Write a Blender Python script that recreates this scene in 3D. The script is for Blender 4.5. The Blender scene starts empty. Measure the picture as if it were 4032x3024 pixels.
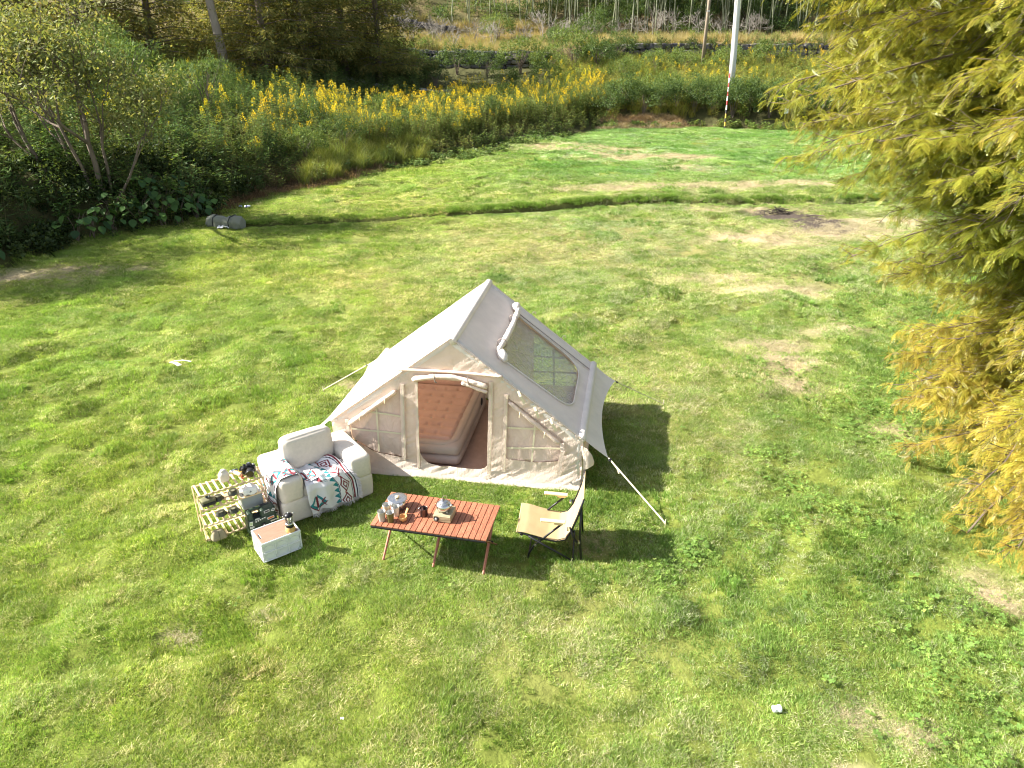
import bpy, math, random
import numpy as np
from mathutils import Vector, Matrix, Euler, Quaternion
from mathutils.geometry import delaunay_2d_cdt

R = math.radians
rng = np.random.default_rng(11)
random.seed(11)
scene = bpy.context.scene
COL = scene.collection

# ------------------------------------------------------------------ camera, sky, sun, exposure
cam_data = bpy.data.cameras.new('camera')
cam_data.sensor_width = 36.0
cam_data.lens = 25.84
cam_data.clip_start = 0.1
cam_data.clip_end = 600.0
cam = bpy.data.objects.new('camera', cam_data)
cam.location = (0, 0, 4.93)
cam.rotation_euler = (R(90 - 25.5), 0, 0)
COL.objects.link(cam)
scene.camera = cam

SUN_DIR = Vector((-1.34, 0.09, 1.0)).normalized()          # towards the sun
SUN_EL = math.asin(SUN_DIR.z)
SUN_AZ = math.atan2(SUN_DIR.x, SUN_DIR.y)
world = bpy.data.worlds.new('World')
scene.world = world
world.use_nodes = True
wn = world.node_tree
bg = wn.nodes['Background']
sky_node = wn.nodes.new('ShaderNodeTexSky')
sky_node.sky_type = 'NISHITA'
sky_node.sun_disc = False
sky_node.sun_elevation = SUN_EL
sky_node.sun_rotation = SUN_AZ
sky_node.air_density = 1.0
sky_node.dust_density = 1.6
sky_node.ozone_density = 1.0
hsv = wn.nodes.new('ShaderNodeHueSaturation'); hsv.inputs['Saturation'].default_value = 0.55      # sky colour muted to keep its fill light neutral
wn.links.new(sky_node.outputs[0], hsv.inputs['Color'])
wn.links.new(hsv.outputs[0], bg.inputs[0])
bg.inputs[1].default_value = 0.085

sun_data = bpy.data.lights.new('sun', 'SUN')
sun_data.energy = 5.0
sun_data.angle = R(0.55)
sun_data.color = (1.0, 0.945, 0.85)
sun = bpy.data.objects.new('sun', sun_data)
sun.rotation_euler = SUN_DIR.to_track_quat('Z', 'Y').to_euler()
sun.location = (-30, 2, 25)
COL.objects.link(sun)

vs = scene.view_settings
vs.view_transform = 'Standard'
vs.look = 'None'
vs.exposure = 1.62
vs.gamma = 1.0
vs.use_curve_mapping = False
scene.cycles.use_denoising = True
scene.cycles.max_bounces = 6
scene.cycles.use_adaptive_sampling = True
scene.cycles.adaptive_threshold = 0.017
scene.cycles.filter_width = 1.1
scene.cycles.diffuse_bounces = 2
scene.cycles.transparent_max_bounces = 12
scene.cycles.caustics_reflective = False
scene.cycles.caustics_refractive = False

# ------------------------------------------------------------------ numeric noise
def _hash(ix, iy, seed=0):
    n = (ix.astype(np.int64) * 374761393 + iy.astype(np.int64) * 668265263 + seed * 1442695041) & 0x7fffffff
    n = ((n ^ (n >> 13)) * 1274126177) & 0x7fffffff
    n = n ^ (n >> 16)
    return (n & 0xffffff) / float(0xffffff)

def vnoise(x, y, seed=0):
    x = np.asarray(x, float); y = np.asarray(y, float)
    ix = np.floor(x); iy = np.floor(y)
    fx = x - ix; fy = y - iy
    fx = fx * fx * (3 - 2 * fx); fy = fy * fy * (3 - 2 * fy)
    a = _hash(ix, iy, seed); b = _hash(ix + 1, iy, seed)
    c = _hash(ix, iy + 1, seed); d = _hash(ix + 1, iy + 1, seed)
    return (a * (1 - fx) + b * fx) * (1 - fy) + (c * (1 - fx) + d * fx) * fy

def fbm(x, y, oct=3, seed=0):
    t = 0; a = 1.0; s = 0
    for o in range(oct):
        t = t + a * vnoise(np.asarray(x) * 2 ** o + 17.3 * o, np.asarray(y) * 2 ** o - 9.1 * o, seed + o); s += a; a *= .5
    return t / s

def sm(a, b, x):
    t = np.clip((np.asarray(x, float) - a) / (b - a), 0, 1)
    return t * t * (3 - 2 * t)

# ------------------------------------------------------------------ mesh helpers
def mesh_np(name, V, F, smooth=False, tint=None, uv=None):
    """V (n,3); F (m,k) array or list of tuples."""
    me = bpy.data.meshes.new(name)
    V = np.asarray(V, np.float32)
    if isinstance(F, np.ndarray):
        m, k = F.shape
        me.vertices.add(len(V)); me.vertices.foreach_set('co', V.ravel())
        me.loops.add(m * k); me.loops.foreach_set('vertex_index', F.astype(np.int32).ravel())
        me.polygons.add(m); me.polygons.foreach_set('loop_start', np.arange(0, m * k, k, dtype=np.int32))
        me.update(calc_edges=True)
    else:
        me.from_pydata([tuple(map(float, v)) for v in V], [], F)
        me.update()
    if smooth:
        me.polygons.foreach_set('use_smooth', np.ones(len(me.polygons), bool))
    if tint is not None:
        t = np.asarray(tint, np.float32)
        if t.shape[1] == 3:
            t = np.concatenate([t, np.ones((len(t), 1), np.float32)], 1)
        a = me.color_attributes.new('tint', 'FLOAT_COLOR', 'POINT')
        a.data.foreach_set('color', t.ravel())
    if uv is not None:
        l = me.uv_layers.new(name='UVMap')
        idx = np.zeros(len(me.loops), np.int32); me.loops.foreach_get('vertex_index', idx)
        l.data.foreach_set('uv', np.asarray(uv, np.float32)[idx].ravel())
    return me

class MB:
    """collects shapes into one mesh"""
    def __init__(s): s.v = []; s.f = []; s.n = 0
    def add(s, V, F, M=None):
        V = np.asarray(V, float)
        if M is not None:
            A = np.array(M); V = V @ A[:3, :3].T + A[:3, 3]
        s.v.append(V)
        s.f += [tuple(int(i) + s.n for i in f) for f in F]
        s.n += len(V)
        return s
    def mesh(s, name, smooth=False):
        me = mesh_np(name, np.concatenate(s.v), s.f, smooth)
        return me

def T(x=0, y=0, z=0, rx=0, ry=0, rz=0, sc=(1, 1, 1)):
    return Matrix.Translation((x, y, z)) @ Euler((rx, ry, rz)).to_matrix().to_4x4() @ Matrix.Diagonal((*sc, 1))

def cbox(sx, sy, sz, b=0.003):
    """chamfered box centred on the origin: 24 verts"""
    h = np.array([sx, sy, sz]) / 2; b = min(b, *(h * .9))
    V = []; idx = {}
    for i in (-1, 1):
        for j in (-1, 1):
            for k in (-1, 1):
                s = np.array([i, j, k])
                for a in range(3):
                    p = s * (h - b); p[a] = s[a] * h[a]
                    idx[(i, j, k, a)] = len(V); V.append(p)
    F = []
    def face(keys, nrm):
        ids = [idx[k] for k in keys]
        P = np.array([V[i] for i in ids])
        n = np.cross(P[1] - P[0], P[2] - P[0])
        if np.dot(n, nrm) < 0: ids = ids[::-1]
        F.append(tuple(ids))
    for a in range(3):
        b_, c_ = [q for q in range(3) if q != a]
        for s in (-1, 1):
            ks = []
            for (p, q) in ((-1, -1), (1, -1), (1, 1), (-1, 1)):
                t = [0, 0, 0]; t[a] = s; t[b_] = p; t[c_] = q
                ks.append((*t, a))
            n = np.zeros(3); n[a] = s; face(ks, n)
        for p in (-1, 1):
            for q in (-1, 1):
                t1 = [0, 0, 0]; t2 = [0, 0, 0]
                t1[a] = -1; t2[a] = 1
                for t in (t1, t2): t[b_] = p; t[c_] = q
                n = np.zeros(3); n[b_] = p; n[c_] = q
                face([(*t1, b_), (*t2, b_), (*t2, c_), (*t1, c_)], n)
    for i in (-1, 1):
        for j in (-1, 1):
            for k in (-1, 1):
                face([(i, j, k, 0), (i, j, k, 1), (i, j, k, 2)], np.array([i, j, k], float))
    return np.array(V), F

def tube(P, r, n=8, cap=True, flat=1.0):
    """tube along points P, radius r (number or list); flat squashes the second axis"""
    P = np.asarray(P, float); m = len(P)
    r = np.full(m, r) if np.isscalar(r) else np.asarray(r, float)
    tg = np.gradient(P, axis=0) if m > 2 else np.repeat((P[1] - P[0])[None], 2, 0)
    tg /= np.linalg.norm(tg, axis=1, keepdims=True) + 1e-12
    up = np.array([0, 0, 1.0]) if abs(tg[0][2]) < .9 else np.array([1.0, 0, 0])
    V = []; a = np.linspace(0, 2 * np.pi, n, endpoint=False)
    u = np.cross(tg[0], up); u /= np.linalg.norm(u)
    for i in range(m):
        u = u - tg[i] * np.dot(u, tg[i]); u /= np.linalg.norm(u) + 1e-12
        w = np.cross(tg[i], u)
        V.append(P[i] + r[i] * (np.cos(a)[:, None] * u + flat * np.sin(a)[:, None] * w))
    V = np.concatenate(V)
    F = []
    for i in range(m - 1):
        for j in range(n):
            F.append((i * n + j, i * n + (j + 1) % n, (i + 1) * n + (j + 1) % n, (i + 1) * n + j))
    if cap:
        F.append(tuple(range(n))[::-1]); F.append(tuple((m - 1) * n + j for j in range(n)))
    return V, F

def lathe(prof, n=24, caps=True):
    """prof: list of (r, z)"""
    a = np.linspace(0, 2 * np.pi, n, endpoint=False)
    V = []; F = []
    for r, z in prof:
        V.append(np.stack([r * np.cos(a), r * np.sin(a), np.full(n, z)], 1))
    V = np.concatenate(V); m = len(prof)
    for i in range(m - 1):
        for j in range(n):
            F.append((i * n + j, i * n + (j + 1) % n, (i + 1) * n + (j + 1) % n, (i + 1) * n + j))
    if caps:
        F.append(tuple(range(n))[::-1]); F.append(tuple((m - 1) * n + j for j in range(n)))
    return V, F

def sheet(P):
    """P (a,b,3) grid of points -> quads"""
    a, b = P.shape[:2]
    i = np.arange(a * b).reshape(a, b)
    F = np.stack([i[:-1, :-1], i[1:, :-1], i[1:, 1:], i[:-1, 1:]], -1).reshape(-1, 4)
    return P.reshape(-1, 3), F

def rbox(hx, hy, hz, r, n=10, bulge=0.0, pts=None):
    """soft rounded box (half sizes), n subdivisions per side, optional outward bulge"""
    lin = np.linspace(-1, 1, n + 1)
    V = []; F = []; key = {}
    h = np.array([hx, hy, hz])
    def vid(p):
        k = tuple(np.round(p, 5))
        if k not in key: key[k] = len(V); V.append(np.array(p, float))
        return key[k]
    for a in range(3):
        b_, c_ = (a + 1) % 3, (a + 2) % 3
        for s in (-1, 1):
            for i in range(n):
                for j in range(n):
                    q = []
                    for (di, dj) in ((0, 0), (1, 0), (1, 1), (0, 1)):
                        p = [0, 0, 0]; p[a] = s; p[b_] = lin[i + di]; p[c_] = lin[j + dj]
                        q.append(vid(p))
                    F.append(tuple(q) if s > 0 else tuple(q[::-1]))
    V = np.array(V)
    # spread points so that the edge rounding gets samples
    S = np.sign(V) * (1 - (1 - np.abs(V)) ** 1.35)
    Q = S * h
    inner = np.clip(Q, -(h - r), h - r)
    d = Q - inner; L = np.linalg.norm(d, axis=1, keepdims=True)
    Pp = np.where(L > 1e-9, inner + d / np.maximum(L, 1e-9) * np.minimum(r, np.maximum(L, r * .999)), Q)
    if bulge:
        w = (1 - V ** 2)
        for a in range(3):
            b_, c_ = (a + 1) % 3, (a + 2) % 3
            Pp[:, a] += np.sign(V[:, a]) * (np.abs(V[:, a]) > .99) * bulge * w[:, b_] * w[:, c_]
    return Pp, F

# ------------------------------------------------------------------ object helpers
def link(o, parent=None):
    COL.objects.link(o)
    if parent is not None: o.parent = parent
    return o

def tag(o, label=None, cat=None, group=None, kind=None):
    if label: o['label'] = label
    if cat: o['category'] = cat
    if group: o['group'] = group
    if kind: o['kind'] = kind
    return o

def thing(name, label, cat, loc=(0, 0, 0), rz=0.0, group=None):
    o = bpy.data.objects.new(name, None)
    o.empty_display_size = .1
    o.location = loc; o.rotation_euler = (0, 0, rz)
    link(o); tag(o, label, cat, group)
    return o

def part(name, geo, mat, parent=None, loc=(0, 0, 0), rot=(0, 0, 0), smooth=False, M=None):
    """geo: MB, (V,F) or mesh"""
    if isinstance(geo, MB): me = geo.mesh(name, smooth)
    elif isinstance(geo, tuple): me = mesh_np(name, geo[0], geo[1], smooth)
    else: me = geo
    if mat is not None and len(me.materials) == 0: me.materials.append(mat)
    o = bpy.data.objects.new(name, me)
    if M is not None: o.matrix_local = M
    else:
        o.location = loc; o.rotation_euler = rot
    return link(o, parent)

def auto_smooth(o, ang=35):
    me = o.data
    me.polygons.foreach_set('use_smooth', np.ones(len(me.polygons), bool))
    try:
        me.set_sharp_from_angle(angle=R(ang))
    except Exception:
        pass
    return o

def struct(name, me, mat):
    o = part(name, me, mat); o['kind'] = 'structure'; return o

def copy_tree(o, parent=None):
    c = o.copy(); link(c, parent)
    if parent is not None: c.matrix_parent_inverse = o.matrix_parent_inverse.copy()
    for ch in list(o.children): copy_tree(ch, c)
    return c

# ------------------------------------------------------------------ materials
class NT:
    def __init__(s, name):
        s.m = bpy.data.materials.new(name); s.m.use_nodes = True
        s.t = s.m.node_tree; s.t.nodes.clear()
        s.out = s.n('ShaderNodeOutputMaterial')
    def n(s, kind, **kw):
        x = s.t.nodes.new(kind)
        for k, v in kw.items(): setattr(x, k, v)
        return x
    def l(s, a, b): s.t.links.new(a, b)
    def rgb(s, c):
        x = s.n('ShaderNodeRGB'); x.outputs[0].default_value = (*c[:3], 1); return x.outputs[0]
    def attr(s, name, inst=False):
        x = s.n('ShaderNodeAttribute', attribute_name=name)
        if inst: x.attribute_type = 'INSTANCER'
        return x.outputs['Color']
    def mul(s, a, b, fac=1.0, mode='MULTIPLY'):
        x = s.n('ShaderNodeMix', data_type='RGBA', blend_type=mode)
        x.inputs[0].default_value = fac if not hasattr(fac, 'links') else 0
        if hasattr(fac, 'links'): s.l(fac, x.inputs[0])
        for i, v in ((6, a), (7, b)):
            if hasattr(v, 'links'): s.l(v, x.inputs[i])
            else: x.inputs[i].default_value = (*v[:3], 1)
        return x.outputs[2]
    def mix(s, fac, a, b): return s.mul(a, b, fac, 'MIX')
    def noise(s, scale, detail=4, rough=.55, vec=None, dist=0.0):
        x = s.n('ShaderNodeTexNoise'); x.inputs['Scale'].default_value = scale
        x.inputs['Detail'].default_value = detail; x.inputs['Roughness'].default_value = rough
        x.inputs['Distortion'].default_value = dist
        if vec is not None: s.l(vec, x.inputs['Vector'])
        return x.outputs['Fac']
    def ramp(s, fac, stops):
        x = s.n('ShaderNodeValToRGB'); cr = x.color_ramp
        while len(cr.elements) < len(stops): cr.elements.new(.5)
        for e, (p, c) in zip(cr.elements, stops):
            e.position = p; e.color = (*c, 1) if not np.isscalar(c) else (c, c, c, 1)
        s.l(fac, x.inputs[0]); return x.outputs[0]
    def math(s, op, a, b=0.0, c=None):
        x = s.n('ShaderNodeMath', operation=op)
        for i, v in enumerate((a, b) if c is None else (a, b, c)):
            if hasattr(v, 'links'): s.l(v, x.inputs[i])
            else: x.inputs[i].default_value = v
        return x.outputs[0]
    def obj(s): return s.n('ShaderNodeTexCoord').outputs['Object']
    def pos(s): return s.n('ShaderNodeNewGeometry').outputs['Position']
    def mapping(s, vec, scale=(1, 1, 1), rot=(0, 0, 0)):
        x = s.n('ShaderNodeMapping'); x.inputs['Scale'].default_value = scale; x.inputs['Rotation'].default_value = rot
        s.l(vec, x.inputs['Vector']); return x.outputs[0]
    def bump(s, h, strength=.3, dist=.01):
        x = s.n('ShaderNodeBump'); x.inputs['Strength'].default_value = strength; x.inputs['Distance'].default_value = dist
        s.l(h, x.inputs['Height']); return x.outputs[0]
    def bsdf(s, col, rough=.6, metal=0.0, spec=.4, normal=None, **kw):
        x = s.n('ShaderNodeBsdfPrincipled')
        if hasattr(col, 'links'): s.l(col, x.inputs['Base Color'])
        else: x.inputs['Base Color'].default_value = (*col, 1)
        if hasattr(rough, 'links'): s.l(rough, x.inputs['Roughness'])
        else: x.inputs['Roughness'].default_value = rough
        x.inputs['Metallic'].default_value = metal
        x.inputs['Specular IOR Level'].default_value = spec
        if normal is not None: s.l(normal, x.inputs['Normal'])
        for k, v in kw.items(): x.inputs[k.replace('_', ' ')].default_value = v
        return x.outputs[0]
    def done(s, sh):
        s.l(sh, s.out.inputs['Surface']); return s.m

MATS = {}
def pm(name, col, rough=.6, metal=0.0, spec=.4, var=.12, vscale=8.0, bump=0.0, bscale=60.0, bdist=.004, tint=False, stretch=(1, 1, 1), **kw):
    """plain procedural material: base colour with noise variation, optional bump"""
    if name in MATS: return MATS[name]
    s = NT(name)
    v = s.mapping(s.obj(), stretch)
    n = s.noise(vscale, 5, .6, v)
    lo = tuple(c * (1 - var) for c in col); hi = tuple(min(1, c * (1 + var)) for c in col)
    c = s.ramp(n, [(.3, lo), (.7, hi)])
    if tint: c = s.mul(c, s.attr('tint'))
    rg = s.math('ADD', s.math('MULTIPLY', n, .18), rough - .09)
    nm = s.bump(s.noise(bscale, 3, .6, v), bump, bdist) if bump else None
    MATS[name] = s.done(s.bsdf(c, rg, metal, spec, nm, **kw))
    return MATS[name]

def leafm(name, col, transl=.4, var=.25, gloss=.06, rough=.45, inst=False, wscale=1.2, tcol=None):
    """foliage: diffuse + translucent + a little gloss; 'tint' multiplies the colour"""
    if name in MATS: return MATS[name]
    s = NT(name)
    c = s.mul(s.rgb(col), s.attr('tint'))
    if inst: c = s.mul(c, s.attr('itint', True))
    n = s.noise(wscale, 3, .6, s.pos())
    c = s.mul(c, s.ramp(n, [(.3, (1 - var,) * 3), (.7, (1 + var * .6,) * 3)]))
    d = s.n('ShaderNodeBsdfDiffuse'); s.l(c, d.inputs[0])
    t = s.n('ShaderNodeBsdfTranslucent')
    tc = s.mul(c, tcol if tcol else (1.25, 1.15, .55)); s.l(tc, t.inputs[0])
    m = s.n('ShaderNodeMixShader'); m.inputs[0].default_value = transl
    s.l(d.outputs[0], m.inputs[1]); s.l(t.outputs[0], m.inputs[2])
    g = s.n('ShaderNodeBsdfGlossy'); g.inputs['Roughness'].default_value = rough
    g.inputs['Color'].default_value = (.9, .95, .9, 1)
    m2 = s.n('ShaderNodeMixShader'); m2.inputs[0].default_value = gloss
    s.l(m.outputs[0], m2.inputs[1]); s.l(g.outputs[0], m2.inputs[2])
    MATS[name] = s.done(m2.outputs[0])
    return MATS[name]
# ------------------------------------------------------------------ the lie of the land
EDGE = np.array([(-70, 6), (-22, 9.5), (-14, 14.0), (-11.9, 16.7), (-11.2, 19.1), (-9.9, 20.1), (-9.2, 21.2), (-9.1, 23.4), (-8.05, 25.7), (-6.7, 27.2),
                 (-4.9, 31.6), (-2.9, 32.9), (.55, 38.0), (3.8, 41.4), (4.9, 43.4), (10.4, 43.8), (15.8, 42.0), (40, 41), (90, 40)], float)
DITCH = np.array([(-9.0, 20.75), (-7.45, 20.81), (-5.44, 21.21), (-2.44, 22.05), (-1.48, 22.23), (.34, 22.68), (2.84, 23.42), (5.1, 23.7), (8.8, 23.8), (11.9, 24.0), (20, 24.6), (40, 25)], float)

def poly_dist(x, y, P):
    d = np.full(np.shape(x), 1e9)
    for (ax, ay), (bx, by) in zip(P[:-1], P[1:]):
        ex, ey = bx - ax, by - ay
        t = np.clip(((x - ax) * ex + (y - ay) * ey) / (ex * ex + ey * ey), 0, 1)
        d = np.minimum(d, np.hypot(x - ax - t * ex, y - ay - t * ey))
    return d

def beyond(x, y):
    """signed distance past the lawn's edge"""
    return np.where(y > np.interp(x, EDGE[:, 0], EDGE[:, 1]), 1, -1) * poly_dist(x, y, EDGE)

def past_ditch(x, y):
    return np.where(y > np.interp(x, DITCH[:, 0], DITCH[:, 1]), 1, -1) * poly_dist(x, y, DITCH)

WALL_Y, WALL2_Y = 62.0, 75.0

def lawn_lumps(x, y):
    # tussocks: ridged noise drawn out across the slope
    a = fbm(x * 1.7 + y * .5, y * 2.3 - x * .6, 3, 3) - .5
    b = fbm(x * 4.3 + 5, y * 5.1, 2, 8) - .5
    big = fbm(x * .25, y * .25, 2, 21) - .5
    rough = .55 + .9 * sm(.35, .7, fbm(x * .3 + 3, y * .3, 2, 33))
    return big * .16 + rough * (a * .155 + b * .035)

def height(x, y, fine=True):
    x = np.asarray(x, float); y = np.asarray(y, float)
    s = beyond(x, y)
    pd = past_ditch(x, y)
    bank = np.interp(x, [-16, -11, -9, -7, -2, 3, 5.5, 9, 30], [1.7, 1.25, .75, .45, .35, .35, .7, .8, .8])
    z = bank * sm(-.1, 2.3, s) + .02 * np.clip(s, 0, 15)
    z = z + np.interp(y, [46, 61.8, 62.1, 70.0, 75.0, 75.3, 80, 150], [0, 1.75, 2.95, 3.3, 3.9, 4.6, 6.0, 38])
    on = (x > -9.5)
    z = z + on * .13 * sm(.05, .45, pd) * sm(-4, 1, x)
    z = z - on * np.interp(x, [-9, -2, 4, 9], [.22, .30, .2, .08]) * np.exp(-(pd / .15) ** 2)
    if fine:
        camp = np.exp(-(((x + .7) / 2.6) ** 2 + ((y - 7.6) / 2.2) ** 2) ** 2)
        z = z + lawn_lumps(x, y) * (1 - .8 * camp) * np.where(s < 0, 1, 1.6)
    return z

def hz(x, y):
    return float(height(np.array([x]), np.array([y]))[0])

# bare and dry spots on the lawn: (x, y, rx, ry, strength)
DRY = [(1.85, 36.4, 2.2, .9, .8), (4.1, 34.9, 2.0, .8, .8), (5.5, 32.9, 2.2, 1.0, .9), (7.7, 32.2, 1.6, .8, .8), (6.8, 29.7, 1.4, .6, .9), (3.1, 25.7, 1.6, .55, .9),
       (4.7, 25.9, 1.5, .5, .9), (6.3, 25.9, 1.5, .5, 1), (8.4, 26.5, 1.4, .5, .9), (10.2, 26.8, 1.3, .5, .9), (6.9, 22.9, 1.8, .3, 1), (9.2, 20.2, 1.5, .9, .9), (6.8, 19.2, 1.3, .7, .9),
       (4.7, 15.9, 1.0, .35, .8), (5.4, 15.0, .9, .4, 1), (6.1, 14.9, .5, .3, .9), (4.5, 11.9, .55, .3, 1), (4.5, 11.1, .5, .35, 1), (4.45, 10.35, .4, .25, .8), (9.5, 20.7, 1.2, .6, .8),
       (11.0, 21.2, 1.5, .6, .8), (-2.95, 5.05, .2, .09, .6), (-2.3, 5.3, .12, .06, .5), (3.1, 3.95, .18, .1, .9), (2.75, 4.15, .2, .12, .8), (2.45, 3.6, .16, .1, .8), (4.7, 5.6, .3, .3, .7),
       (5.2, 8.9, .3, .2, .7), (5.9, 12.6, .6, .3, .6), (.85, 6.35, .25, .15, .35), (-2.35, 10.3, .35, .2, .6), (-11.5, 16.0, 1.6, .5, .8), (-10.0, 16.6, 1.4, .35, .6)]
BURN = [(7.9, 22.3, 1.15, .6), (8.9, 21.1, .95, 1.1), (8.4, 21.8, 1.0, .75)]

def dryness(x, y):
    x = np.asarray(x, float); y = np.asarray(y, float)
    n = fbm(x * 1.6, y * 1.6, 3, 50)
    d = np.zeros(np.shape(x))
    for cx, cy, rx, ry, k in DRY:
        q = ((x - cx) / rx) ** 2 + ((y - cy) / ry) ** 2
        d = np.maximum(d, k * np.exp(-q * .8))
    n2 = fbm(x * 4.5, y * 4.5, 2, 57)
    return np.clip(d * 1.5 * (.1 + 1.1 * n + .9 * (n2 - .35)), 0, 1)

def burnt(x, y):
    n = .6 * fbm(x * 2.2, y * 2.2, 3, 77) + .4 * fbm(x * 7, y * 7, 2, 79)
    d = np.zeros(np.shape(x))
    for cx, cy, rx, ry in BURN:
        d = np.maximum(d, np.exp(-(((x - cx) / rx) ** 2 + ((y - cy) / ry) ** 2) ** 1.5))
    return np.clip(d * (-.1 + 2.0 * n), 0, 1)

def paleness(x, y):
    """straw-coloured belt across the middle of the lawn"""
    b = np.exp(-((y - 18.5 - .15 * x) / 4.5) ** 2) * sm(-7, -1, x) * (1 - .5 * sm(6, 10, x))
    b2 = .6 * np.exp(-(((x - 2.2) / 1.6) ** 2 + ((y - 11) / 3.0) ** 2))
    b3 = .55 * np.exp(-(((x - .6) / 1.3) ** 2 + ((y - 5.0) / .8) ** 2))
    b4 = .5 * np.exp(-(((x + 4) / 4) ** 2 + ((y - 24.5) / 3.0) ** 2))
    return np.clip(np.maximum.reduce([b, b2, b3, b4]) * (.5 + fbm(x * .9, y * .9, 3, 61)), 0, 1)

def lines(spec):
    out = [spec[0][0]]
    for a, b, st in spec:
        n = max(1, int(round((b - a) / st)))
        out += list(np.linspace(a, b, n + 1)[1:])
    return np.array(out)

gx = lines([(-80, -26, 3.0), (-26, -12, .4), (-12, -6, .14), (-6, 6, .075), (6, 13, .14), (13, 28, .5), (28, 80, 3.0)])
gy = lines([(-30, 0, 3.0), (0, 3, .3), (3, 11, .07), (11, 19.6, .13), (19.6, 25.2, .09), (25.2, 46, .3), (46, 61.5, .6), (61.5, 62.6, .15), (62.6, 74.8, .6), (74.8, 75.6, .16), (75.6, 100, 1.2), (100, 150, 4)])
X, Y = np.meshgrid(gx, gy, indexing='ij')
Z = height(X, Y)
S_ = beyond(X, Y)
P = np.stack([X, Y, Z], -1)
V, F = sheet(P)
dr = dryness(X, Y).ravel(); bu = burnt(X, Y).ravel(); pa = paleness(X, Y).ravel(); sv = S_.ravel()
n1 = fbm(X * .7, Y * .7, 3, 91).ravel()
# colour of earth and sward (grass stands on it), plus painted ditch shade
sward = np.array([.15, .185, .035]); straw = np.array([.34, .27, .13]); soil = np.array([.42, .34, .215]); ash = np.array([.085, .068, .055]); wild = np.array([.075, .075, .03]); dryterr = np.array([.22, .17, .085])
c = sward[None] * (.75 + .6 * n1[:, None])
c = c + (straw - c) * (.55 * pa)[:, None]
c = c + (soil - c) * np.clip(dr * 1.2, 0, 1)[:, None]
c = c + (ash - c) * np.clip(bu * 1.7, 0, 1)[:, None]
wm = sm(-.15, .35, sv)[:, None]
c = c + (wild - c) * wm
ter = (sm(61.5, 62.3, Y) * (1 - .35 * sm(76, 79, Y))).ravel()[:, None] * sm(.3, .6, fbm(X * .3, Y * .3, 3, 13)).ravel()[:, None]
c = c + (dryterr - c) * ter
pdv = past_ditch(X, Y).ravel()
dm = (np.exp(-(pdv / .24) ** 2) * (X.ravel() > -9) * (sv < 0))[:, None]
c = c + (np.array([.035, .030, .018]) - c) * dm * .95  # dark soil band, with the ditch's thin shadow painted into its colour
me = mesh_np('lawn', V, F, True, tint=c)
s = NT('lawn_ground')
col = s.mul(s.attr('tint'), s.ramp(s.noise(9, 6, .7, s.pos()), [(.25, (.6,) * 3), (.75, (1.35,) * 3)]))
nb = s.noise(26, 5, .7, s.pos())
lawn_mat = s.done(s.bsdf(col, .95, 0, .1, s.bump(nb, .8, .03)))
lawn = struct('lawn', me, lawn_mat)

# ------------------------------------------------------------------ sward: grass in patches scattered by points
def blades(n, rad, hmin, hmax, lean, spread, width, tints, curl=.35, seed=0, clump=0):
    r = np.random.default_rng(seed)
    a = r.uniform(0, 2 * np.pi, n); rr = rad * np.sqrt(r.uniform(0, 1, n))
    if clump:
        k = r.integers(0, clump, n); ca = r.uniform(0, 6.28, clump); cr = rad * np.sqrt(r.uniform(0, .8, clump))
        bx = cr[k] * np.cos(ca[k]) + r.normal(0, rad * .1, n); by = cr[k] * np.sin(ca[k]) + r.normal(0, rad * .1, n)
    else:
        bx, by = rr * np.cos(a), rr * np.sin(a)
    h = r.uniform(hmin, hmax, n) * (1 - .35 * (np.hypot(bx, by) / rad) ** 2)
    th = r.normal(0, spread, n)                              # lean direction about +x
    ln = np.clip(r.normal(lean, .25, n), .05, 1.6)           # tilt from vertical
    dx, dy = np.cos(th), np.sin(th)
    w = width * r.uniform(.7, 1.3, n)
    fa = th + np.pi / 2 + r.normal(0, .7, n)
    wx, wy = np.cos(fa) * w / 2, np.sin(fa) * w / 2
    p0 = np.stack([bx, by, np.full(n, -.012)], 1)
    l1 = h * .55
    p1 = p0 + np.stack([dx * np.sin(ln * .6) * l1, dy * np.sin(ln * .6) * l1, np.cos(ln * .6) * l1], 1)
    l2 = h * .6; t2 = ln + curl
    p2 = p1 + np.stack([dx * np.sin(t2) * l2, dy * np.sin(t2) * l2, np.cos(t2) * l2], 1)
    wv = np.stack([wx, wy, np.zeros(n)], 1)
    V = np.stack([p0 - wv, p0 + wv, p1 + wv * .85, p1 - wv * .85, p2 + wv * .2, p2 - wv * .2], 1).reshape(-1, 3)
    i = np.arange(n)[:, None] * 6
    F = np.concatenate([i + np.array([[0, 1, 2, 3]]), i + np.array([[3, 2, 4, 5]])])
    t = np.array(tints)[r.integers(0, len(tints), n)] * r.uniform(.75, 1.25, (n, 1))
    tv = np.repeat(t, 6, 0).reshape(n, 6, 3)
    return V, F, tv.reshape(-1, 3)

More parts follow.
